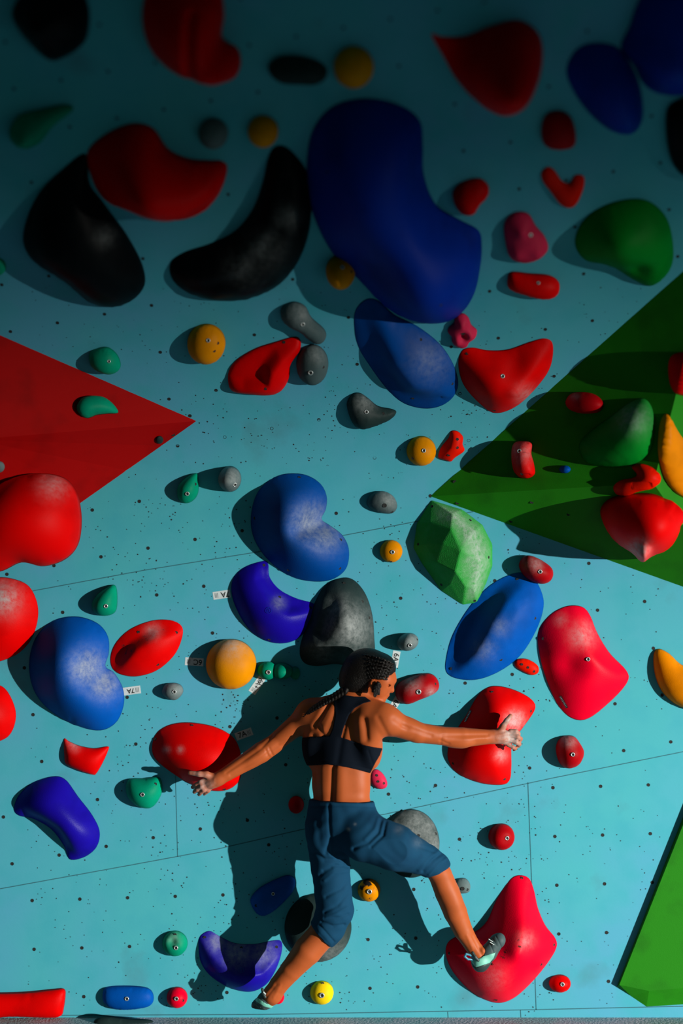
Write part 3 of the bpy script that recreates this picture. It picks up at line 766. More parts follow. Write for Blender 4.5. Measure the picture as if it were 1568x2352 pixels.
hold('round red hold with a flat bolted face right of the climber’s hip', 'dred', circ(1151, 1921, 30), 36, e=.45, bumps=[(1160, 1924, 15, -.14)], bolts=[(1164, 1925)])
hold('large grey dome hold behind the climber’s right thigh', 'dgrey', circ(943, 1937, 66, 79), 34, e=.55, chalk=[(960, 1900, 50, .4), (920, 1880, 40, .25), (990, 1940, 30, .4)], screws=[(930, 1863), (961, 1919), (1000, 1915)], rough_amp=.8)
hold('large black dome hold behind the climber’s lower knee', 'dgrey', circ(730, 2130, 77, 79), 36, e=.55, chalk=[(760, 2190, 40, .25)], rough_amp=.8)
hold('small pink hold beside the climber’s waist', 'pink', [(848, 1786), (853, 1770), (866, 1767), (880, 1778), (889, 1796), (886, 1809), (870, 1812), (854, 1802)], 14, screws=[(865, 1781, 3), (868, 1795, 3), (881, 1799, 3)], nx=20, group='pink holds')
ball('small yellow ball hold smeared black, between the climber’s legs', 'yellow', 847, 2044, 26, group=GB, bolts=[(848, 2048, 6)], rubber=[(842, 2026, 16, 1.4), (828, 2040, 10, 1.1), (852, 2062, 12, .8), (863, 2040, 11, .7)])
hold('small grey hold behind the climber’s raised shin', 'lgrey', [(1040, 2030), (1050, 2018), (1068, 2017), (1079, 2030), (1078, 2046), (1066, 2051), (1048, 2049)], 18, screws=[(1062, 2041, 4.5), (1073, 2043, 3)], nx=20)
hold('dark hold in the climber’s shadow beside her waist', 'dred', circ(680, 1848, 18, 20), 22, nx=20)
hold('blue elongated hold half in the climber’s shadow', 'sky', [(575, 2072), (580, 2055), (600, 2036), (640, 2016), (664, 2010), (678, 2022), (672, 2048), (645, 2078), (622, 2096), (604, 2103), (588, 2096)], 28, e=.5, bolts=[(627, 2053, 4)], screws=[(588, 2080)])
o = hold('violet crescent hold under the climber’s lower foot', 'violet', [(456, 2180), (458, 2152), (480, 2138), (504, 2150), (540, 2166), (585, 2168), (625, 2160), (646, 2162), (646, 2190), (632, 2230), (610, 2262), (575, 2278), (530, 2270), (485, 2243), (462, 2212)], 62, e=.5,
     cliffs=[([(462, 2150), (500, 2185), (545, 2215), (600, 2222), (650, 2190)], 12, .45, -1)], chalk=[(545, 2185, 34, .5), (500, 2165, 22, .5), (600, 2185, 30, .4)], screws=[(470, 2153), (554, 2177), (635, 2175)], nx=42)
ring_logo(o, 553, 2229, 7, hmat('sky'))
ball('round teal hold with a dished top at the lower left', 'teal', 402, 2166, 29, bolts=[(404, 2177)], screws=[(402, 2147)], bumps=[(398, 2156, 11, -.3)], chalk=[(398, 2155, 14, .3)])
hold('small red ball hold at the bottom, right of the blue lozenge', 'crimson', circ(407, 2290, 24), 26, bolts=[(405, 2294)], screws=[(420, 2298, 3)], nx=20)
hold('small pink ball hold under the climber’s lower foot', 'crimson', circ(638, 2290, 15), 20, nx=18, screws=[(641, 2293, 3)])
ball('lemon yellow ball hold at the bottom edge of the wall', 'lemon', 739, 2279, 27, group=GB, bolts=[(739, 2286, 6)], screws=[(741, 2259)])
hold('blue lozenge hold at the bottom left', 'sky', [(236, 2290), (240, 2270), (262, 2264), (310, 2264), (342, 2270), (353, 2288), (346, 2308), (310, 2316), (265, 2316), (243, 2306)], 26, e=.42, bolts=[(291, 2294, 5)])
hold('red bar hold cut off by the left edge at the bottom', 'red', [(-60, 2280), (0, 2279), (60, 2277), (120, 2271), (146, 2270), (151, 2282), (146, 2320), (138, 2334), (100, 2335), (30, 2333), (-60, 2334)], 26, e=.4)
hold('small red oval hold at the bottom right', 'red', circ(1285, 2258, 25, 20), 24, bolts=[(1291, 2261, 5)], nx=20)
HF = hold('huge crimson boomerang hold under the climber’s right foot', 'crimson', [(1197, 2010), (1215, 2018), (1226, 2045), (1235, 2085), (1252, 2125), (1275, 2155), (1277, 2178), (1255, 2215), (1215, 2262), (1175, 2295), (1135, 2303), (1085, 2280), (1042, 2235), (1024, 2195), (1028, 2165), (1055, 2148), (1090, 2140), (1118, 2115), (1138, 2070), (1162, 2032), (1178, 2014)], 102, e=.55,
     lines=[([(1200, 2020), (1195, 2120), (1180, 2160)], 24, .25)], screws=[(1198, 2017), (1032, 2190), (1139, 2296), (1271, 2170), (1242, 2215)], chalk=[(1205, 2160, 18, .3), (1130, 2245, 30, .2)],
     rubber=[(1160, 2185, 9, 1.1), (1150, 2198, 12, 1.1), (1190, 2158, 7, 1.1), (1192, 2174, 7, 1.1), (1130, 2212, 11, 1.0), (1080, 2235, 6, .7), (1185, 2120, 6, .7), (1075, 2215, 5, .6), (1136, 2240, 5, .7)], nx=46)
hold('dark rounded hold resting at the foot of the wall, bottom left', 'dgrey', [(214, 2352), (222, 2338), (245, 2333), (290, 2338), (345, 2342), (352, 2352), (345, 2362), (225, 2362)], 18, surf=S_plane(Vector((0, -.05, 0)), Vector((1, -.05, 0)), Vector((0, -.05, 1))), name='loose_hold')

# ------------------------------------------------------------------ bolt holes of the wall (own parts)
bpy.context.view_layer.update()
HOLD_POLY = []
cover = []
for ob in COL.objects:
    if ob.type == 'MESH' and ob.parent is None and ob.name.startswith(('climbing_hold', 'climbing_volume')):
        co = [ob.matrix_world @ v.co for v in ob.data.vertices]
        cover.append(BVHTree.FromPolygons(co, [tuple(q.vertices) for q in ob.data.polygons]))
def covered(x, y, p):
    d = (pix(x, y, 0) - EYE).normalized()
    for dx, dy in ((0, 0), (4, 0), (-4, 0), (0, 4), (0, -4)):
        d = (pix(x + dx, y + dy, 0) - EYE).normalized()
        if any(b.ray_cast(EYE, d)[0] is not None for b in cover): return True
    return False
def build_specks():
    bmv, bmf = [], []
    n = 0
    def spot(x, y, r):
        p, nn = S_wall(x, y)
        if covered(x, y, p): return
        s = (p.y + CD) / FPX
        t = nn.cross(Vector((1, 0, 0))).normalized(); u = Vector((1, 0, 0))
        k0 = len(bmv)
        for i in range(5):
            a = i * 1.2566 + x
            bmv.append(p + nn * 0.0008 + (u * math.cos(a) + t * math.sin(a)) * r * s * (0.7 + 0.5 * random.random()))
        bmf.append(tuple(range(k0, k0 + 5)))
    for _ in range(150):                           # clusters beside the bolt rows
        cx, cy = random.uniform(250, 1300), random.uniform(880, 2310)
        for _ in range(random.randint(2, 9)):
            spot(random.gauss(cx, 22), random.gauss(cy, 22), random.choice([1.0, 1.3, 1.6, 2.0]))
    for _ in range(1500):
        spot(random.uniform(60, 1520), random.uniform(650, 2315), random.choice([0.9, 1.1, 1.3, 1.6]))
    o = mesh_obj('screw_specks', bmv, bmf, M_HOLE, parent=wall, smooth=False)
    o['kind'] = 'stuff'
build_specks()

cnt = 0
for (x, y) in WALL_HOLES:
    d = (pix(x, y, 0) - EYE).normalized()
    p, n = S_wall(x, y)
    L = (p - EYE).length
    if any((lambda h: h[0] is not None and h[3] < L + 0.01)(b.ray_cast(EYE, d)) for b in cover): continue
    stick(ME_HOLE, 'bolt_hole', p, n, 4.0 * (p.y + CD) / FPX, wall if p.z < 2.2 else wall_up)
    cnt += 1
print('bolt holes', cnt)

# ------------------------------------------------------------------ grade labels stuck on the wall
M_TAPE = mat('white_tape', (0.52, 0.60, 0.62), rough=0.6, bump=0.1, chalk=False)
M_INK = mat('black_ink', (0.004, 0.004, 0.004), rough=0.7, bump=0, chalk=False)
def tape(label, x, y, L, Wd, ang, text, tx, size, flip=0, bars=True):
    """L x Wd pixels, ang = direction of its length in the picture (deg, y down)"""
    p, n = S_wall(x, y)
    s = (p.y + CD) / FPX
    ux, uy = math.cos(math.radians(ang)), math.sin(math.radians(ang))
    U = Vector((ux, 0, -uy)); V = n.cross(U).normalized()
    U = V.cross(n).normalized()
    M = Matrix((U, V, n)).transposed().to_4x4(); M.translation = p
    a, b, h = L * s / 2, Wd * s / 2, 0.0006
    vs = [(-a, -b, 0), (a, -b, 0), (a, b, 0), (-a, b, 0), (-a, -b, h), (a, -b, h), (a, b, h), (-a, b, h)]
    t = mesh_obj('grade_label', vs, [(0, 3, 2, 1), (4, 5, 6, 7), (0, 1, 5, 4), (1, 2, 6, 5), (2, 3, 7, 6), (3, 0, 4, 7)], M_TAPE, smooth=False)
    t.matrix_world = M
    tag(t, label, 'label', 'paper grade labels on the wall')
    if text:
        cu = bpy.data.curves.new('lettering', 'FONT'); cu.body = text; cu.size = size * s; cu.align_x = 'CENTER'; cu.align_y = 'CENTER'
        cu.offset = 0.018 * size * s
        tmp = bpy.data.objects.new('tmp', cu); COL.objects.link(tmp)
        bpy.context.view_layer.update()
        me = bpy.data.meshes.new_from_object(tmp.evaluated_get(bpy.context.evaluated_depsgraph_get()))
        COL.objects.unlink(tmp); bpy.data.objects.remove(tmp)
        me.materials.clear(); me.materials.append(M_INK)
        o = bpy.data.objects.new('lettering', me); COL.objects.link(o); o.parent = t
        o.location = (tx * s, 0, h + 0.0003); o.rotation_euler = (0, 0, math.radians(flip))
    if bars:
        vv, ff = [], []
        sg = -1 if tx > 0 else 1
        for i in range(3):
            cx = (sg * (L / 2 - 5 - i * 3)) * s; k = len(vv)
            vv += [(cx - .6 * s, -b * .6, h + .0003), (cx + .6 * s, -b * .6, h + .0003), (cx + .6 * s, b * .6, h + .0003), (cx - .6 * s, b * .6, h + .0003)]
            ff.append((k, k + 1, k + 2, k + 3))
        q = mesh_obj('fine_print', vv, ff, mat('grey_ink', (.12, .14, .15), bump=0, chalk=False), parent=t, smooth=False)
    return t
tape('paper grade label reading 7A beside the violet crescent', 509, 1366, 40, 18, -8, '7A', 8, 17, 180)
tape('paper grade label reading 6C at the large yellow ball', 446, 1520, 42, 18, 4, '6C', 8, 17, 180)
tape('paper grade label reading 6A+ under the small teal holds', 590, 1574, 42, 18, -55, '6A+', 5, 15, 180)
tape('paper grade label reading 6A behind the climber’s forehead', 908, 1514, 38, 17, 100, '6A', -4, 17, 0)
tape('paper grade label reading 6A under the climber’s chin', 906, 1618, 36, 17, 122, '6A', -2, 16, 0)
tape('paper grade label reading 7A in the climber’s shadow', 560, 1686, 40, 18, -20, '7A', -4, 17, 0)
tape('out of focus paper grade label beside the left blue kidney', 303, 1586, 40, 18, -8, '7A', -3, 15, 180)
bpy.context.view_layer.update()
for (x, y, ang, par) in ((1074, 1646, -64, HR), (1294, 1612, 62, HS)):
    bvh = BVHTree.FromPolygons([par.matrix_world @ v.co for v in par.data.vertices], [tuple(q.vertices) for q in par.data.polygons])
    h = bvh.ray_cast(EYE, (pix(x, y, 0) - EYE).normalized())
    if h[0] is None: continue
    n = h[1] if h[1].y < 0 else -h[1]
    U = Vector((math.cos(math.radians(ang)), 0, -math.sin(math.radians(ang)))); V = n.cross(U).normalized(); U = V.cross(n).normalized()
    vs, fs, mi = [], [], []
    def quad(x0, x1, y0, y1, z, k):
        q = len(vs)
        for a, c in ((x0, y0), (x1, y0), (x1, y1), (x0, y1)): vs.append(h[0] - par.location + (U * a + V * c) / 550 + n * z)
        fs.append((q, q + 1, q + 2, q + 3)); mi.append(k)
    quad(-16, 16, -3.5, 3.5, .002, 0)
    for t, w in ((-13, 1.6), (-9.5, 2.2), (-6, 1.2), (-2.5, 2.4), (1.5, 1.4), (5, 2.2), (9, 1.6), (12.5, 1.2)):
        quad(t - w / 2, t + w / 2, -2, 2, .0023, 1)
    mesh_obj('maker_tag', vs, fs, [mat('tag_dark', (.03, .03, .035), bump=0, chalk=False), M_TAPE], parent=par, smooth=False, fmat=mi)
# ------------------------------------------------------------------ the climber
def PW(px, py, d):
    """body point; the upper body leans in closer to the wall than the hips"""
    a = min(1, max(0, (1880 - py) / 190)); w = min(1, max(0, (330 - abs(px - 797)) / 220))
    ww = w * w * (3 - 2 * w)
    d = d - .080 * a * a * (3 - 2 * a) * ww
    v = min(1, max(0, (2090 - py) / 130)); v = v * v * (3 - 2 * v)
    d = d + .36 * min(110, max(-110, px - 790)) / 550 * ww * v          # the back is turned a little to the left
    h = min(1, max(0, (1625 - py) / 40))
    d = d - .035 * h * (1 if px < 930 else 0)
    return np.array(pix(px, py, d), np.float32)

class Field:
    def __init__(self, lo, hi, vox):
        self.lo = np.array(lo, np.float32); self.v = vox
        self.n = np.ceil((np.array(hi) - self.lo) / vox).astype(int) + 1
        self.D = np.full(self.n, 0.08, np.float32)
    def box(self, lo, hi):
        a = np.clip(((np.array(lo) - self.lo) / self.v).astype(int), 0, self.n - 1)
        b = np.clip(((np.array(hi) - self.lo) / self.v).astype(int) + 2, 1, self.n)
        g = [self.lo[i] + self.v * np.arange(a[i], b[i], dtype=np.float32) for i in range(3)]
        sl = tuple(slice(a[i], b[i]) for i in range(3))
        return sl, g[0][:, None, None], g[1][None, :, None], g[2][None, None, :]
    def put(self, sl, d, k, sub=False):
        a = self.D[sl]
        if sub:
            d = -d
            h = np.clip(0.5 - 0.5 * (a - d) / k, 0, 1)
            self.D[sl] = a * (1 - h) + d * h + k * h * (1 - h)
        else:
            h = np.clip(0.5 + 0.5 * (a - d) / k, 0, 1)
            self.D[sl] = a * (1 - h) + d * h - k * h * (1 - h)
    def cap(self, p, q, r1, r2, k=0.02, sub=False):
        p = np.array(p, np.float32); q = np.array(q, np.float32)
        m = max(r1, r2) + 0.05
        sl, X, Y, Z = self.box(np.minimum(p, q) - m, np.maximum(p, q) + m)
        ba = q - p; L2 = float(ba @ ba) + 1e-9
        t = np.clip(((X - p[0]) * ba[0] + (Y - p[1]) * ba[1] + (Z - p[2]) * ba[2]) / L2, 0, 1)
        d = np.sqrt((X - p[0] - t * ba[0]) ** 2 + (Y - p[1] - t * ba[1]) ** 2 + (Z - p[2] - t * ba[2]) ** 2) - (r1 + (r2 - r1) * t)
        self.put(sl, d, k, sub)
    def ell(self, c, r, k=0.02, rot=0.0, sub=False, yaw=0.0):
        """rot: turn in the picture plane (rad, clockwise seen from the camera)"""
        c = np.array(c, np.float32); m = max(r) + 0.05
        sl, X, Y, Z = self.box(c - m, c + m)
        X = X - c[0]; Y = Y - c[1]; Z = Z - c[2]
        if yaw:
            X, Y = X * math.cos(yaw) + Y * math.sin(yaw), -X * math.sin(yaw) + Y * math.cos(yaw)
        cs, sn = math.cos(rot), math.sin(rot)
        U = X * cs - Z * sn; W = X * sn + Z * cs
        k0 = np.sqrt((U / r[0]) ** 2 + (Y / r[1]) ** 2 + (W / r[2]) ** 2)
        k1 = np.sqrt((U / r[0] ** 2) ** 2 + (Y / r[1] ** 2) ** 2 + (W / r[2] ** 2) ** 2) + 1e-6
        self.put(sl, k0 * (k0 - 1) / k1, k, sub)
    def chain(self, pts, rs, k=0.012):
        for a, b, r1, r2 in zip(pts[:-1], pts[1:], rs[:-1], rs[1:]):
            self.cap(a, b, r1, r2, k)
    def grid(self):
        return self.box(self.lo, self.lo + self.v * (self.n + 2))
    def clip_plane(self, p, n):
        sl, X, Y, Z = self.grid()
        d = (X - p[0]) * n[0] + (Y - p[1]) * n[1] + (Z - p[2]) * n[2]
        self.D = np.maximum(self.D, d)
    def clip_poly(self, poly, k=0.003):
        """keep only what projects inside an outline (an extruded cut)"""
        sl, X, Y, Z = self.grid()
        t = Y + CD
        PX = (784 + X / t * FPX + 0 * Z).astype(np.float32); PY = (1176 - (Z - CZ) / t * FPX + 0 * X).astype(np.float32)
        P = np.c_[PX.ravel(), PY.ravel()]
        m = np.abs(self.D.ravel()) < 4 * self.v + 0.01
        poly = np.array(poly, float)
        out = np.full(len(P), 1.0, np.float32)
        d, _ = seg_dist(P[m], list(poly) + [poly[0]])
        ins = inside(P[m], poly)
        out[m] = np.where(ins, -d, d) / 560
        a = self.D.ravel()
        self.D = np.where(m, np.maximum(a, out), np.maximum(a, 0.01)).reshape(self.D.shape).astype(np.float32)
    def mesh(self):
        D = self.D; D[0] = D[-1] = 1; D[:, 0] = D[:, -1] = 1; D[:, :, 0] = D[:, :, -1] = 1
        s = D < 0
        nx, ny, nz = D.shape
        c = np.zeros((nx - 1, ny - 1, nz - 1), np.int8)
        for i in (0, 1):
            for j in (0, 1):
                for k in (0, 1):
                    c += s[i:nx - 1 + i, j:ny - 1 + j, k:nz - 1 + k]
        I, J, K = np.where((c > 0) & (c < 8))
        idx = np.full(c.shape, -1, np.int32); idx[I, J, K] = np.arange(len(I))
        acc = np.zeros((len(I), 3)); cnt = np.zeros(len(I))
        cor = [(i, j, k) for i in (0, 1) for j in (0, 1) for k in (0, 1)]
        for a in cor:
            for ax in range(3):
                if a[ax] == 0:
                    b = list(a); b[ax] = 1
                    da = D[I + a[0], J + a[1], K + a[2]]; db = D[I + b[0], J + b[1], K + b[2]]
                    m = (da < 0) != (db < 0)
                    t = np.where(m, da / np.where(m, da - db, 1), 0)
                    for q in range(3):
                        acc[:, q] += np.where(m, a[q] + (t if q == ax else 0), 0)
                    cnt += m
        V = (np.c_[I, J, K] + acc / cnt[:, None]) * self.v + self.lo
        F = []
        for ax in range(3):
            sa = [slice(1, -1)] * 3; sa[ax] = slice(0, -1)
            sb = [slice(1, -1)] * 3; sb[ax] = slice(1, None)
            A = s[tuple(sa)]; B = s[tuple(sb)]
            e = np.array(np.where(A != B)).T
            ins = A[tuple(e.T)]
            base = e + 1; base[:, ax] -= 1
            o1, o2 = (ax + 1) % 3, (ax + 2) % 3
            def g(d1, d2):
                b = base.copy(); b[:, o1] -= d1; b[:, o2] -= d2
                return idx[b[:, 0], b[:, 1], b[:, 2]]
            q = np.stack([g(1, 1), g(0, 1), g(0, 0), g(1, 0)], 1)
            q = np.where(ins[:, None], q, q[:, ::-1])
            F.append(q)
        F = np.vstack(F)
        F = F[(F >= 0).all(1)]
        return V, F

def vnormals(V, F):
    n = np.cross(V[F[:, 2]] - V[F[:, 0]], V[F[:, 3]] - V[F[:, 1]])
    N = np.zeros_like(V)
    for k in range(4):
        for a in range(3):
            N[:, a] += np.bincount(F[:, k], n[:, a], len(V))
    return N / (np.linalg.norm(N, axis=1)[:, None] + 1e-12)

def smooth(V, F, it=2, lam=0.5):
    e = np.vstack([F[:, [0, 1]], F[:, [1, 2]], F[:, [2, 3]], F[:, [3, 0]]])
    i = np.r_[e[:, 0], e[:, 1]]; j = np.r_[e[:, 1], e[:, 0]]
    deg = np.bincount(i, minlength=len(V))
    for _ in range(it):
        for l in (lam, -lam * 1.03):
            A = np.stack([np.bincount(i, V[j, a], len(V)) for a in range(3)], 1) / deg[:, None]
            V = V + l * (A - V)
    return V

def proj(V):
    t = V[:, 1] + CD
    return np.c_[784 + V[:, 0] / t * FPX, 1176 - (V[:, 2] - CZ) / t * FPX]

def build(field, name, m, parent=None, disp=None, it=2, attrs=None, back=True):
    V, F = field.mesh()
    V = smooth(V, F, it)
    if disp is not None:
        N = vnormals(V, F)
        P = proj(V)
        V = V + N * (disp(P, N, V) )[:, None]
    me = bpy.data.meshes.new(name)
    org = np.zeros(3)
    pp = parent
    while pp is not None:
        org = org + np.array(pp.location); pp = pp.parent
    me.from_pydata((V - org).tolist(), [], F.tolist())
    me.materials.append(m)
    me.polygons.foreach_set('use_smooth', [True] * len(me.polygons))
    P = proj(V)
    for nm, base in (('chalk', 0.0), ('rubber', 0.0)):
        a = np.full(len(V), base)
        for (cx, cy, r, st) in (attrs or {}).get(nm, ()):
            a = np.maximum(a, st * np.exp(-((P[:, 0] - cx) ** 2 + (P[:, 1] - cy) ** 2) / r ** 2))
        at = me.attributes.new(nm, 'FLOAT', 'POINT'); at.data.foreach_set('value', a)
    me.update()
    o = bpy.data.objects.new(name, me); COL.objects.link(o)
    if parent is not None: o.parent = parent
    return o

def grooves(P, N, items):
    """shallow furrows (negative) and ridges (positive) on the side seen by the camera: (points, width px, depth m)"""
    w = np.clip(-N[:, 1] * 1.5 + 0.2, 0, 1)
    d = np.zeros(len(P))
    for pts, wd, a in items:
        q = np.array(pts, float)
        m = (P[:, 0] > q[:, 0].min() - 3 * wd) & (P[:, 0] < q[:, 0].max() + 3 * wd) & (P[:, 1] > q[:, 1].min() - 3 * wd) & (P[:, 1] < q[:, 1].max() + 3 * wd)
        if not m.any(): continue
        dd, _ = seg_dist(P[m], pts)
        d[m] += a * np.exp(-(dd / wd) ** 2)
    return d * w

M_SKIN = mat('tanned_skin', (0.36, 0.080, 0.020), rough=0.52, bump=0.12, scale=320, spec=0.18, bdist=0.001, col2=(0.32, 0.072, 0.018), patch=14)
M_SKIN.node_tree.nodes['Principled BSDF'].inputs['Subsurface Weight'].default_value = 0.05
M_SKIN.node_tree.nodes['Principled BSDF'].inputs['Subsurface Radius'].default_value = (0.012, 0.004, 0.002)
M_SKIN.node_tree.nodes['Principled BSDF'].inputs['Subsurface Scale'].default_value = 0.5
M_BRA = mat('black_jersey', (0.002, 0.005, 0.011), rough=0.85, bump=0.2, scale=500, spec=0.1, chalk=False, bdist=0.001)
M_JEANS = mat('blue_stretch_cotton', (0.004, 0.040, 0.088), rough=0.85, bump=0.35, scale=380, spec=0.1, bdist=0.0015, col2=(0.003, 0.030, 0.070), patch=9)
M_HAIR = mat('black_hair', (0.004, 0.003, 0.0025), rough=0.4, bump=0.9, scale=240, spec=0.22, chalk=False, bdist=0.003)
M_SHOE = mat('shoe_grey', (0.05, 0.085, 0.09), rough=0.6, bump=0.3, scale=300, spec=0.2, chalk=False, bdist=0.001)
M_RUBBER = mat('shoe_rubber', (0.02, 0.04, 0.04), rough=0.5, bump=0.2, scale=200, chalk=False)
M_MINT = mat('shoe_mint', (0.16, 0.50, 0.40), rough=0.5, bump=0.1, chalk=False)
M_WHITE = mat('shoe_white', (0.5, 0.6, 0.6), rough=0.6, bump=0.1, chalk=False)

def torso(F, off=0.0):
    E = lambda x, y, d, r, k=0.03, rot=0: F.ell(PW(x, y, d), [v + off for v in r], k, rot, yaw=-.34)
    E(787, 1708, .245, (.145, .092, .150))
    E(792, 1655, .262, (.145, .072, .080), .04)
    E(783, 1800, .235, (.122, .082, .150), .05)
    E(787, 1888, .225, (.150, .105, .115), .04)
    # shoulder blades, lats, trapezius
    E(742, 1655, .300, (.050, .038, .075), .03, .35)
    E(846, 1668, .312, (.055, .038, .075), .03, -.3)
    E(722, 1705, .265, (.042, .060, .095), .04, .05)
    E(852, 1712, .270, (.042, .060, .090), .04, -.1)
    F.cap(PW(805, 1606, .285), PW(876, 1640, .285), .036 + off, .046 + off, .035)
    F.cap(PW(800, 1606, .285), PW(724, 1632, .270), .036 + off, .046 + off, .035)

def rigid_arms(F):
    # right-hand side arm, stretched out to the red hold
    F.ell(PW(892, 1656, .280), (.058, .055, .054), .04)
    F.cap(PW(890, 1657, .280), PW(960, 1683, .245), .051, .0415, .02)
    F.cap(PW(955, 1682, .248), PW(1012, 1690, .215), .0415, .0365, .004)
    F.ell(PW(940, 1668, .262), (.055, .030, .026), .02, .3)
    F.cap(PW(1012, 1690, .215), PW(1060, 1694, .185), .0365, .0405, .004)
    F.cap(PW(1060, 1694, .185), PW(1136, 1692, .150), .0405, .0270, .004)
    F.ell(PW(1052, 1704, .200), (.060, .028, .024), .015, 0)
    # left-hand side arm, reaching down and back to the other red hold
    F.ell(PW(712, 1640, .262), (.056, .054, .056), .04)
    F.cap(PW(708, 1643, .262), PW(636, 1702, .235), .048, .0375, .03)
    F.cap(PW(634, 1706, .235), PW(600, 1728, .205), .0385, .0420, .004)
    F.cap(PW(600, 1728, .205), PW(500, 1790, .144), .0420, .0270, .004)
    F.ell(PW(588, 1741, .209), (.058, .028, .022), .02, -.57)

def neck_head(F):
    F.cap(PW(806, 1622, .272), PW(836, 1582, .265), .050, .050, .03)
    F.ell(PW(845, 1545, .262), (.098, .074, .090), .02, .25)
    # face: brow, cheek, jaw, nose, lips, chin (looking down to the right)
    F.ell(PW(878, 1560, .255), (.052, .062, .060), .02, .5)
    F.ell(PW(870, 1583, .258), (.040, .052, .042), .02, .5)
    F.cap(PW(846, 1590, .262), PW(871, 1602, .250), .030, .022, .02)
    F.cap(PW(899, 1552, .240), PW(903, 1562, .240), .013, .012, .012)     # brow
    F.cap(PW(898, 1571, .238), PW(899, 1585, .238), .0085, .0115, .008)   # nose
    F.ell(PW(889, 1595, .240), (.011, .020, .0065), .006, .5)             # lips
    F.ell(PW(885, 1600, .240), (.010, .018, .0060), .006, .5)
    F.ell(PW(876, 1607, .242), (.016, .022, .014), .012)                  # chin
    F.ell(PW(890, 1573, .285), (.011, .010, .008), .006, .4, sub=True)    # eye socket
    F.ell(PW(889, 1573, .276), (.009, .009, .006), .004, .4)              # eye
    F.ell(PW(857, 1574, .340), (.0150, .010, .0235), .006, -.15)          # ear
    F.ell(PW(858, 1573, .352), (.0080, .008, .0145), .003, -.15, sub=True)

def hands(F):
    J = PW
    JR = lambda x, y, d: PW(x, y, d - .016)
    # hand on the right red hold: palm, four fingers laid over the edge, thumb up
    F.chain([JR(1134, 1692, .166), JR(1152, 1692, .168)], [.0265, .026], .012)
    F.ell(JR(1160, 1694, .165), (.034, .017, .029), .014, .1)
    fr = [((1172, 1679, .166), (1184, 1680, .170), (1190, 1685, .152), (1189, 1690, .136)),
          ((1174, 1690, .170), (1188, 1692, .175), (1195, 1697, .155), (1193, 1702, .138)),
          ((1172, 1701, .170), (1185, 1705, .174), (1192, 1709, .154), (1189, 1714, .138)),
          ((1166, 1711, .164), (1177, 1716, .167), (1183, 1719, .150), (1180, 1722, .137))]
    for q, r in zip(fr, (.0098, .0102, .0098, .0085)):
        F.chain([JR(*p) for p in q], [r, r * .98, r * .9, r * .8], .004)
    F.chain([JR(1146, 1682, .168), JR(1155, 1668, .172), JR(1163, 1656, .170), JR(1172, 1644, .162)], [.016, .0125, .0105, .0085], .007)
    JL = lambda x, y, d: PW(x, y, d - .036)
    # hand on the left red hold
    F.chain([JL(502, 1789, .180), JL(490, 1796, .176)], [.0265, .025], .012)
    F.ell(JL(481, 1797, .172), (.034, .018, .026), .014, -.45)
    fl_ = [((472, 1790, .172), (461, 1796, .176), (451, 1802, .166), (442, 1808, .150)),
           ((473, 1798, .174), (463, 1806, .178), (453, 1813, .166), (446, 1819, .150)),
           ((476, 1805, .173), (468, 1814, .176), (461, 1820, .164), (457, 1825, .148)),
           ((484, 1809, .168), (478, 1816, .170), (473, 1820, .158), (469, 1824, .144))]
    for q, r in zip(fl_, (.0100, .0102, .0098, .0086)):
        F.chain([JL(*p) for p in q], [r, r * .98, r * .9, r * .8], .004)
    F.chain([JL(490, 1785, .176), JL(474, 1779, .186), JL(458, 1778, .188), JL(436, 1775, .178)], [.016, .0130, .0110, .0090], .007)

def shins(F):
    J = PW
    # raised leg (right-hand side)
    F.cap(J(838, 1915, .225), J(990, 1978, .165), .075, .050, .02)
    F.chain([J(995, 1985, .165), J(1010, 2008, .165), J(1027, 2050, .170), J(1045, 2095, .170), J(1063, 2137, .165), J(1082, 2168, .160), J(1098, 2192, .158)],
            [.049, .047, .0500, .0475, .0385, .0320, .0325], .004)
    F.ell(J(1036, 2062, .195), (.030, .026, .060), .02, -.42)
    F.cap(J(1103, 2190, .158), J(1112, 2203, .158), .026, .024, .015)
    F.ell(J(1108, 2184, .180), (.010, .010, .011), .01)                    # ankle bone
    # lower leg (left-hand side)
    F.cap(J(757, 1910, .225), J(764, 2085, .200), .070, .055, .02)
    F.chain([J(762, 2112, .200), J(738, 2148, .200), J(706, 2184, .205), J(668, 2228, .205), J(640, 2262, .200), J(626, 2284, .195)],
            [.056, .0560, .0570, .0440, .0375, .0370], .004)
    F.ell(J(702, 2192, .225), (.034, .030, .062), .02, .75)
    F.cap(J(624, 2286, .195), J(612, 2303, .170), .033, .026, .02)
    F.ell(J(636, 2283, .222), (.009, .009, .011), .008)

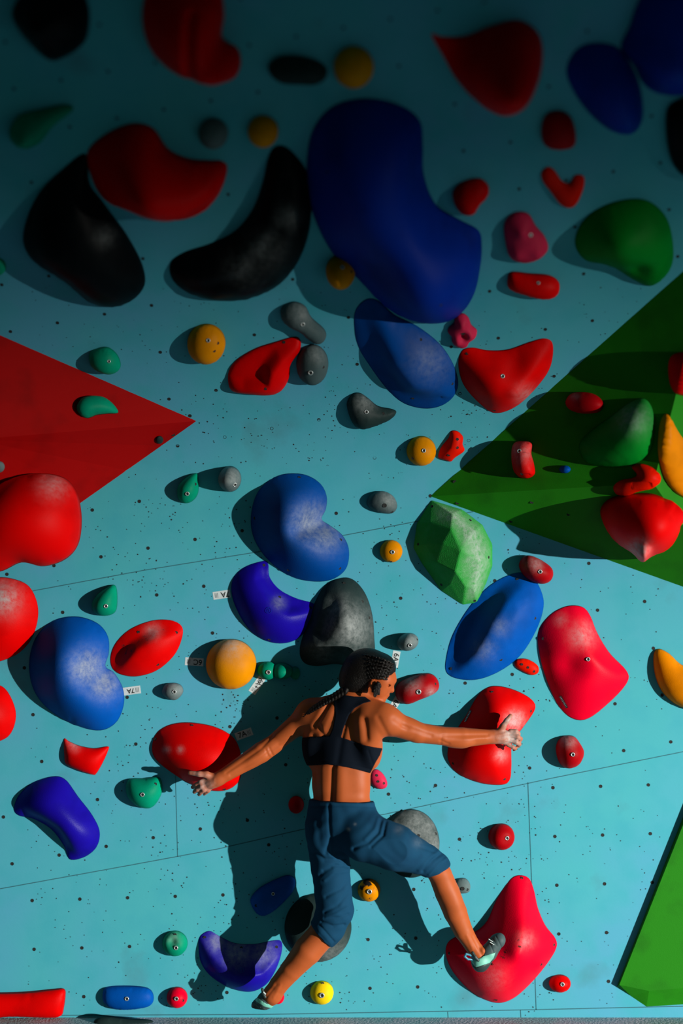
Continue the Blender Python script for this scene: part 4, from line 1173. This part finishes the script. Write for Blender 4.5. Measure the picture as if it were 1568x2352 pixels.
x0, z1 = PW(415, 1475, .0)[0], PW(415, 1475, .0)[2]
FB = Field((x0, -.42, PW(0, 2335, .0)[2]), (PW(1205, 0, 0)[0], -.02, z1), .0042)
torso(FB); rigid_arms(FB); neck_head(FB); hands(FB); shins(FB)
SKIN_LINES = [
    ([(800, 1625), (783, 1700), (764, 1765), (760, 1845)], 7, -.0075),          # spine
    ([(740, 1765), (741, 1840)], 10, .0045), ([(782, 1770), (782, 1840)], 12, .004),
    ([(724, 1775), (727, 1838)], 6, -.003), ([(806, 1775), (812, 1830)], 16, -.0025),
    ([(836, 1652), (840, 1675), (842, 1698)], 7, -.0065),                        # shoulder blade edge
    ([(826, 1660), (826, 1700)], 9, .004), ([(860, 1655), (862, 1690)], 12, .003),
    ([(755, 1614), (738, 1642), (722, 1668)], 5, -.008), ([(766, 1625), (750, 1660), (738, 1688)], 8, .004),
    ([(732, 1668), (745, 1695)], 5, -.005), ([(718, 1690), (722, 1715)], 6, -.004),
    ([(868, 1648), (890, 1690)], 6, -.003), ([(905, 1650), (935, 1672)], 7, -.003),
    ([(925, 1668), (990, 1690)], 5, -.003), ([(1020, 1690), (1120, 1688)], 4, -.0028), ([(1025, 1702), (1115, 1696)], 4, .002),
    ([(1010, 1700), (1030, 1708)], 3, -.002), ([(1015, 1690), (1012, 1708)], 3, -.002),
    ([(625, 1690), (600, 1718), (520, 1775)], 4, -.003), ([(640, 1712), (600, 1742), (530, 1780)], 4, -.003),
    ([(618, 1718), (626, 1734)], 2.2, -.003), ([(610, 1722), (617, 1738)], 2.2, -.0025),
    ([(1140, 1690), (1172, 1680)], 2.5, .0015), ([(1140, 1694), (1174, 1691)], 2.5, .0015), ([(1140, 1698), (1172, 1702)], 2.5, .0015),
    ([(492, 1790), (472, 1791)], 2.5, .0015), ([(492, 1794), (474, 1800)], 2.5, .0015), ([(492, 1798), (478, 1807)], 2.5, .0015),
    ([(1085, 2150), (1108, 2196)], 3.5, -.003), ([(1072, 2150), (1085, 2180)], 3, .002), ([(634, 2262), (612, 2290)], 3, -.002), ([(644, 2262), (628, 2292)], 3, .0018)]
body = build(FB, 'person', M_SKIN, disp=lambda P, N, V: grooves(P, N, SKIN_LINES), it=3,
             attrs={'chalk': [(1172, 1695, 26, .8), (1166, 1655, 14, .7), (462, 1803, 26, .55), (450, 1776, 14, .5)]})
bp0 = PW(785, 1900, .22)
recentre(body, tuple(float(v) for v in bp0))
tag(body, 'woman with braids in black sports bra and blue trousers climbing the wall between red holds', 'person')

# sports bra
Ft = Field(PW(670, 1800, .42) - .01, np.array([PW(900, 0, .3)[0], -.10, PW(0, 1580, .42)[2]]), .0032)
torso(Ft, .0045)
rigid_only = [(790, 1596), (815, 1600), (838, 1600), (853, 1611), (835, 1615), (815, 1626), (801, 1642), (789, 1672), (783, 1694), (810, 1702), (835, 1711), (858, 1716), (878, 1719),
              (872, 1735), (862, 1752), (850, 1776), (828, 1770), (800, 1763), (752, 1756), (700, 1759), (690, 1725), (694, 1694), (730, 1692), (756, 1690), (764, 1672), (769, 1645), (768, 1625), (764, 1603)]
Ft.cap(PW(806, 1622, .272), PW(836, 1582, .265), .0535, .053, .03)
Ft.clip_poly(rigid_only)
bra = build(Ft, 'sports_bra', M_BRA, parent=body, it=3, disp=lambda P, N, V: grooves(P, N, [([(700, 1750), (752, 1747), (800, 1754), (850, 1767)], 2.5, -.0015), ([(783, 1700), (775, 1750)], 8, -.004), ([(846, 1725), (856, 1755)], 3, -.002)]))

# trousers
Fp = Field(np.array([PW(690, 0, .3)[0], -.40, PW(0, 2190, .3)[2]]), np.array([PW(1050, 0, .1)[0], -.05, PW(0, 1825, .4)[2]]), .0038)
Fp.ell(PW(784, 1850, .235), (.138, .098, .10), .03, yaw=-.34)
Fp.ell(PW(787, 1890, .232), (.152, .112, .100), .03, yaw=-.34)
Fp.ell(PW(747, 1915, .262), (.078, .082, .092), .03, yaw=-.34)
Fp.ell(PW(830, 1918, .268), (.092, .082, .090), .03, yaw=-.34)
Fp.cap(PW(840, 1922, .265), PW(905, 1946, .245), .096, .088, .03)
Fp.cap(PW(905, 1946, .245), PW(978, 1975, .170), .088, .063, .02)
Fp.cap(PW(978, 1975, .170), PW(1001, 1990, .165), .062, .0595, .01)
Fp.chain([PW(753, 1915, .232), PW(758, 1990, .222), PW(764, 2045, .212), PW(769, 2090, .205), PW(752, 2132, .202), PW(735, 2152, .2)], [.088, .078, .074, .076, .068, .064], .008)
n1 = np.array(PW(1027, 2050, .17) - PW(1000, 1990, .165)); n1 /= np.linalg.norm(n1)
n1b = np.array([.42, 0, -.9])
c1 = PW(1001, 2001, .165)
sl, X, Y, Z = Fp.grid()
pl = (X - c1[0]) * n1b[0] + (Y - c1[1]) * n1b[1] + (Z - c1[2]) * n1b[2]
Fp.D = np.where(np.broadcast_to(X > PW(900, 0, .2)[0], Fp.D.shape), np.maximum(Fp.D, pl), Fp.D)
c2 = PW(741, 2149, .2); n2 = np.array([-.73, 0, -.68])
pl = (X - c2[0]) * n2[0] + (Y - c2[1]) * n2[1] + (Z - c2[2]) * n2[2]
Fp.D = np.where(np.broadcast_to((X < PW(850, 0, .2)[0]) & (Z < PW(0, 2060, .2)[2]), Fp.D.shape), np.maximum(Fp.D, pl), Fp.D)
c3 = PW(787, 1842, .3)
Fp.clip_plane(c3, (0.02, 0.1, 1))
FOLDS = [([(876, 1884), (868, 1912), (845, 1936), (812, 1950)], 4, -.007), ([(886, 1888), (880, 1918), (852, 1945)], 3.5, -.006),
         ([(868, 1880), (860, 1905), (838, 1928)], 4, .003), ([(755, 1850), (756, 1900), (762, 1960), (790, 1985)], 4, -.005), ([(790, 1975), (745, 1975), (725, 1960)], 5, -.006),
         ([(798, 1990), (770, 1988), (742, 2000)], 3.5, -.005), ([(800, 2000), (765, 2005), (745, 2022)], 4, .003),
         ([(1014, 1960), (995, 1976), (972, 2002)], 4, -.007), ([(1006, 1955), (982, 1974), (962, 1998)], 4, .004), ([(1024, 1972), (1005, 1986), (985, 2008)], 3, .003),
         ([(965, 1945), (1000, 1958)], 4, -.003), ([(748, 2060), (785, 2040), (800, 2020)], 4, -.004), ([(745, 2095), (775, 2080), (800, 2050)], 4, -.005),
         ([(742, 2110), (770, 2100), (795, 2085)], 3.5, .004), ([(738, 2118), (765, 2128), (790, 2125)], 3.5, -.005), ([(745, 2108), (782, 2108), (800, 2100)], 3, -.004),
         ([(725, 2128), (760, 2168)], 3.5, .002), ([(733, 2124), (767, 2163)], 2.2, -.003), ([(705, 1852), (787, 1850), (866, 1853)], 3, -.0025),
         ([(758, 1930), (748, 1960)], 5, -.005), ([(735, 2010), (760, 1995)], 4, -.004), ([(727, 1880), (735, 1940)], 8, -.003)]
trousers = build(Fp, 'trousers', M_JEANS, parent=body, it=2,
    disp=lambda P, N, V: grooves(P, N, FOLDS) + 0.0012 * np.sin(V[:, 0] * 60 + 3 * np.sin(V[:, 2] * 25)) * np.sin(V[:, 2] * 70 + 2 * np.sin(V[:, 0] * 31)),
    attrs={'chalk': [(800, 1905, 4, .5), (815, 1893, 3, .4), (915, 1905, 10, .12), (960, 1935, 12, .1)]})
# underside seat seam
# hair: cap with plaited rows, two braids
Fh = Field(PW(660, 1690, .44), np.array([PW(925, 0, .3)[0], -.13, PW(0, 1470, .42)[2]]), .0030)
Fh.ell(PW(845, 1545, .262), (.107, .084, .099), .02, .25)
Fh.ell(PW(812, 1565, .280), (.060, .070, .062), .03, .2)
Fh.ell(PW(882, 1530, .262), (.048, .066, .046), .02, .6)
hp = [(770, 1600), (772, 1530), (790, 1475), (850, 1470), (920, 1480), (925, 1540), (905, 1544), (893, 1556), (880, 1566), (868, 1562), (857, 1558), (847, 1568), (845, 1590), (835, 1600), (812, 1603), (790, 1606)]
Fh.clip_poly(hp)
def braid(pts, r0, r1, d0, d1, step=.55):
    pts = np.array(pts, float)
    L = np.r_[0, np.cumsum(np.hypot(*np.diff(pts, axis=0).T))]
    s = 0.0; i = 0
    while s < L[-1]:
        t = s / L[-1]; r = r0 + (r1 - r0) * t
        x = np.interp(s, L, pts[:, 0]); y = np.interp(s, L, pts[:, 1])
        x2 = np.interp(s + 2, L, pts[:, 0]); y2 = np.interp(s + 2, L, pts[:, 1])
        a = math.atan2(y2 - y, x2 - x) if s + 2 < L[-1] else a
        sg = 1 if i % 2 else -1
        ox, oy = -math.sin(a) * sg * r * 560 * .42, math.cos(a) * sg * r * 560 * .42
        Fh.ell(PW(x + ox, y + oy, d0 + (d1 - d0) * t), (r * 1.05, r * .8, r * .62), .0015, a + sg * .7)
        s += r * 560 * step; i += 1
braid([(866, 1572), (862, 1590), (872, 1606), (888, 1618), (900, 1627)], .0150, .0105, .345, .372)
braid([(900, 1627), (910, 1634)], .0095, .004, .372, .37)
braid([(792, 1585), (768, 1600), (742, 1614), (716, 1630), (700, 1648)], .0150, .0085, .345, .325)
braid([(700, 1648), (690, 1668)], .0085, .003, .325, .30)
# plaited rows running back from the forehead
for k in range(7):
    a = k / 6
    p0 = (902 - 16 * a, 1524 + 36 * a); p1 = (838 - 10 * a, 1506 + 62 * a); pm = (870 - 16 * a, 1508 + 42 * a)
    for j in range(11):
        t = j / 10
        x = (1 - t) ** 2 * p0[0] + 2 * t * (1 - t) * pm[0] + t * t * p1[0]; y = (1 - t) ** 2 * p0[1] + 2 * t * (1 - t) * pm[1] + t * t * p1[1]
        # depth of the head surface there
        u = ((x - 852) / 60) ** 2 + ((y - 1545) / 56) ** 2
        d = .262 + .084 * math.sqrt(max(0.0, 1 - u))
        Fh.ell(PW(x, y, d), (.0085, .0065, .0052), .002, .5 + (.5 if j % 2 else -.5))
hair = build(Fh, 'hair', M_HAIR, parent=body, it=1)

# shoes
def shoe_right():
    F = Field(PW(1045, 2250, .26), np.array([PW(1175, 0, .1)[0], -.085, PW(0, 2120, .25)[2]]), .0026)
    F.cap(PW(1140, 2163, .150), PW(1122, 2188, .158), .0300, .0320, .01)
    F.cap(PW(1122, 2188, .158), PW(1104, 2214, .160), .0320, .0290, .01)
    F.ell(PW(1147, 2158, .150), (.024, .030, .026), .01)
    F.ell(PW(1102, 2206, .160), (.036, .040, .040), .015, .4)
    F.ell(PW(1092, 2178, .160), (.026, .045, .045), .012, -.5, sub=True)
    return F
F1 = shoe_right()
shoe1 = build(F1, 'climbing_shoe', M_SHOE, parent=body, it=1, disp=lambda P, N, V: grooves(P, N, [([(1118, 2150), (1134, 2190)], 1.6, -.002), ([(1135, 2143), (1152, 2178)], 1.5, -.0016), ([(1126, 2147), (1140, 2172)], 1.5, -.0016)]))
F2 = shoe_right(); F2.D -= .0016
F2.clip_poly([(1080, 2206), (1100, 2199), (1138, 2187), (1133, 2201), (1124, 2212), (1092, 2222)])
band1 = build(F2, 'mint_rand', M_MINT, parent=shoe1, it=1)
F3 = shoe_right(); F3.D -= .0014
F3.clip_poly([(1084, 2218), (1092, 2222), (1124, 2212), (1132, 2204), (1124, 2226), (1108, 2240), (1094, 2236)])
heel1 = build(F3, 'heel_rubber', M_RUBBER, parent=shoe1, it=1)
def strap(poly_pts, r, m, name, par, k=.002):
    pts = [PW(*p) for p in poly_pts]
    lo = np.min(pts, 0) - r - .012; hi = np.max(pts, 0) + r + .012
    F = Field(lo, hi, max(.0012, r * .45))
    F.chain(pts, [r] * len(pts), k)
    return build(F, name, m, parent=par, it=1)
def strap_on(par, poly_pts, r, m, name):
    return strap(poly_pts, r, m, name, par)

strap_on(shoe1, [(1085, 2188, .200), (1091, 2198, .206), (1098, 2206, .202)], .006, M_RUBBER, 'ankle_strap')
strap_on(shoe1, [(1122, 2157, .184), (1131, 2163, .183)], .0018, M_WHITE, 'lace')
strap_on(shoe1, [(1125, 2164, .187), (1134, 2170, .184)], .0018, M_WHITE, 'lace')
strap_on(shoe1, [(1086, 2204, .19), (1074, 2203, .20), (1067, 2197, .203), (1070, 2191, .203), (1080, 2194, .20), (1088, 2200, .19)], .0042, mat('tab_blue', (.03, .2, .3), chalk=False), 'pull_tab')

def shoe_left():
    F = Field(PW(565, 2335, .26), np.array([PW(655, 0, .1)[0], -.10, PW(0, 2245, .25)[2]]), .0026)
    F.cap(PW(612, 2300, .180), PW(594, 2309, .150), .0300, .0270, .012)
    F.ell(PW(594, 2310, .150), (.027, .030, .024), .01, -.4)
    F.ell(PW(612, 2294, .185), (.042, .036, .032), .015, -.5)
    F.ell(PW(632, 2272, .205), (.042, .050, .034), .008, -.75, sub=True)
    return F
F4 = shoe_left()
shoe2 = build(F4, 'climbing_shoe', M_SHOE, parent=body, it=1)
F5 = shoe_left(); F5.D -= .0016
F5.clip_poly([(590, 2290), (600, 2298), (612, 2306), (632, 2303), (640, 2310), (622, 2316), (606, 2312), (592, 2303), (584, 2296)])
build(F5, 'mint_rand', M_MINT, parent=shoe2, it=1)
F6 = shoe_left(); F6.D -= .0012
F6.clip_poly([(572, 2300), (584, 2302), (600, 2314), (616, 2320), (606, 2330), (580, 2328)])
build(F6, 'toe_rubber', M_RUBBER, parent=shoe2, it=1)
strap_on(shoe2, [(602, 2272, .215), (604, 2281, .222), (609, 2290, .222)], .006, M_RUBBER, 'ankle_strap')
strap_on(shoe2, [(605, 2279, .228), (609, 2283, .229)], .003, M_WHITE, 'buckle')
strap_on(shoe2, [(628, 2302, .215), (632, 2298, .222), (630, 2292, .224), (622, 2291, .224), (617, 2294, .22)], .003, mat('tab_blue', (.03, .2, .3), chalk=False), 'pull_tab')
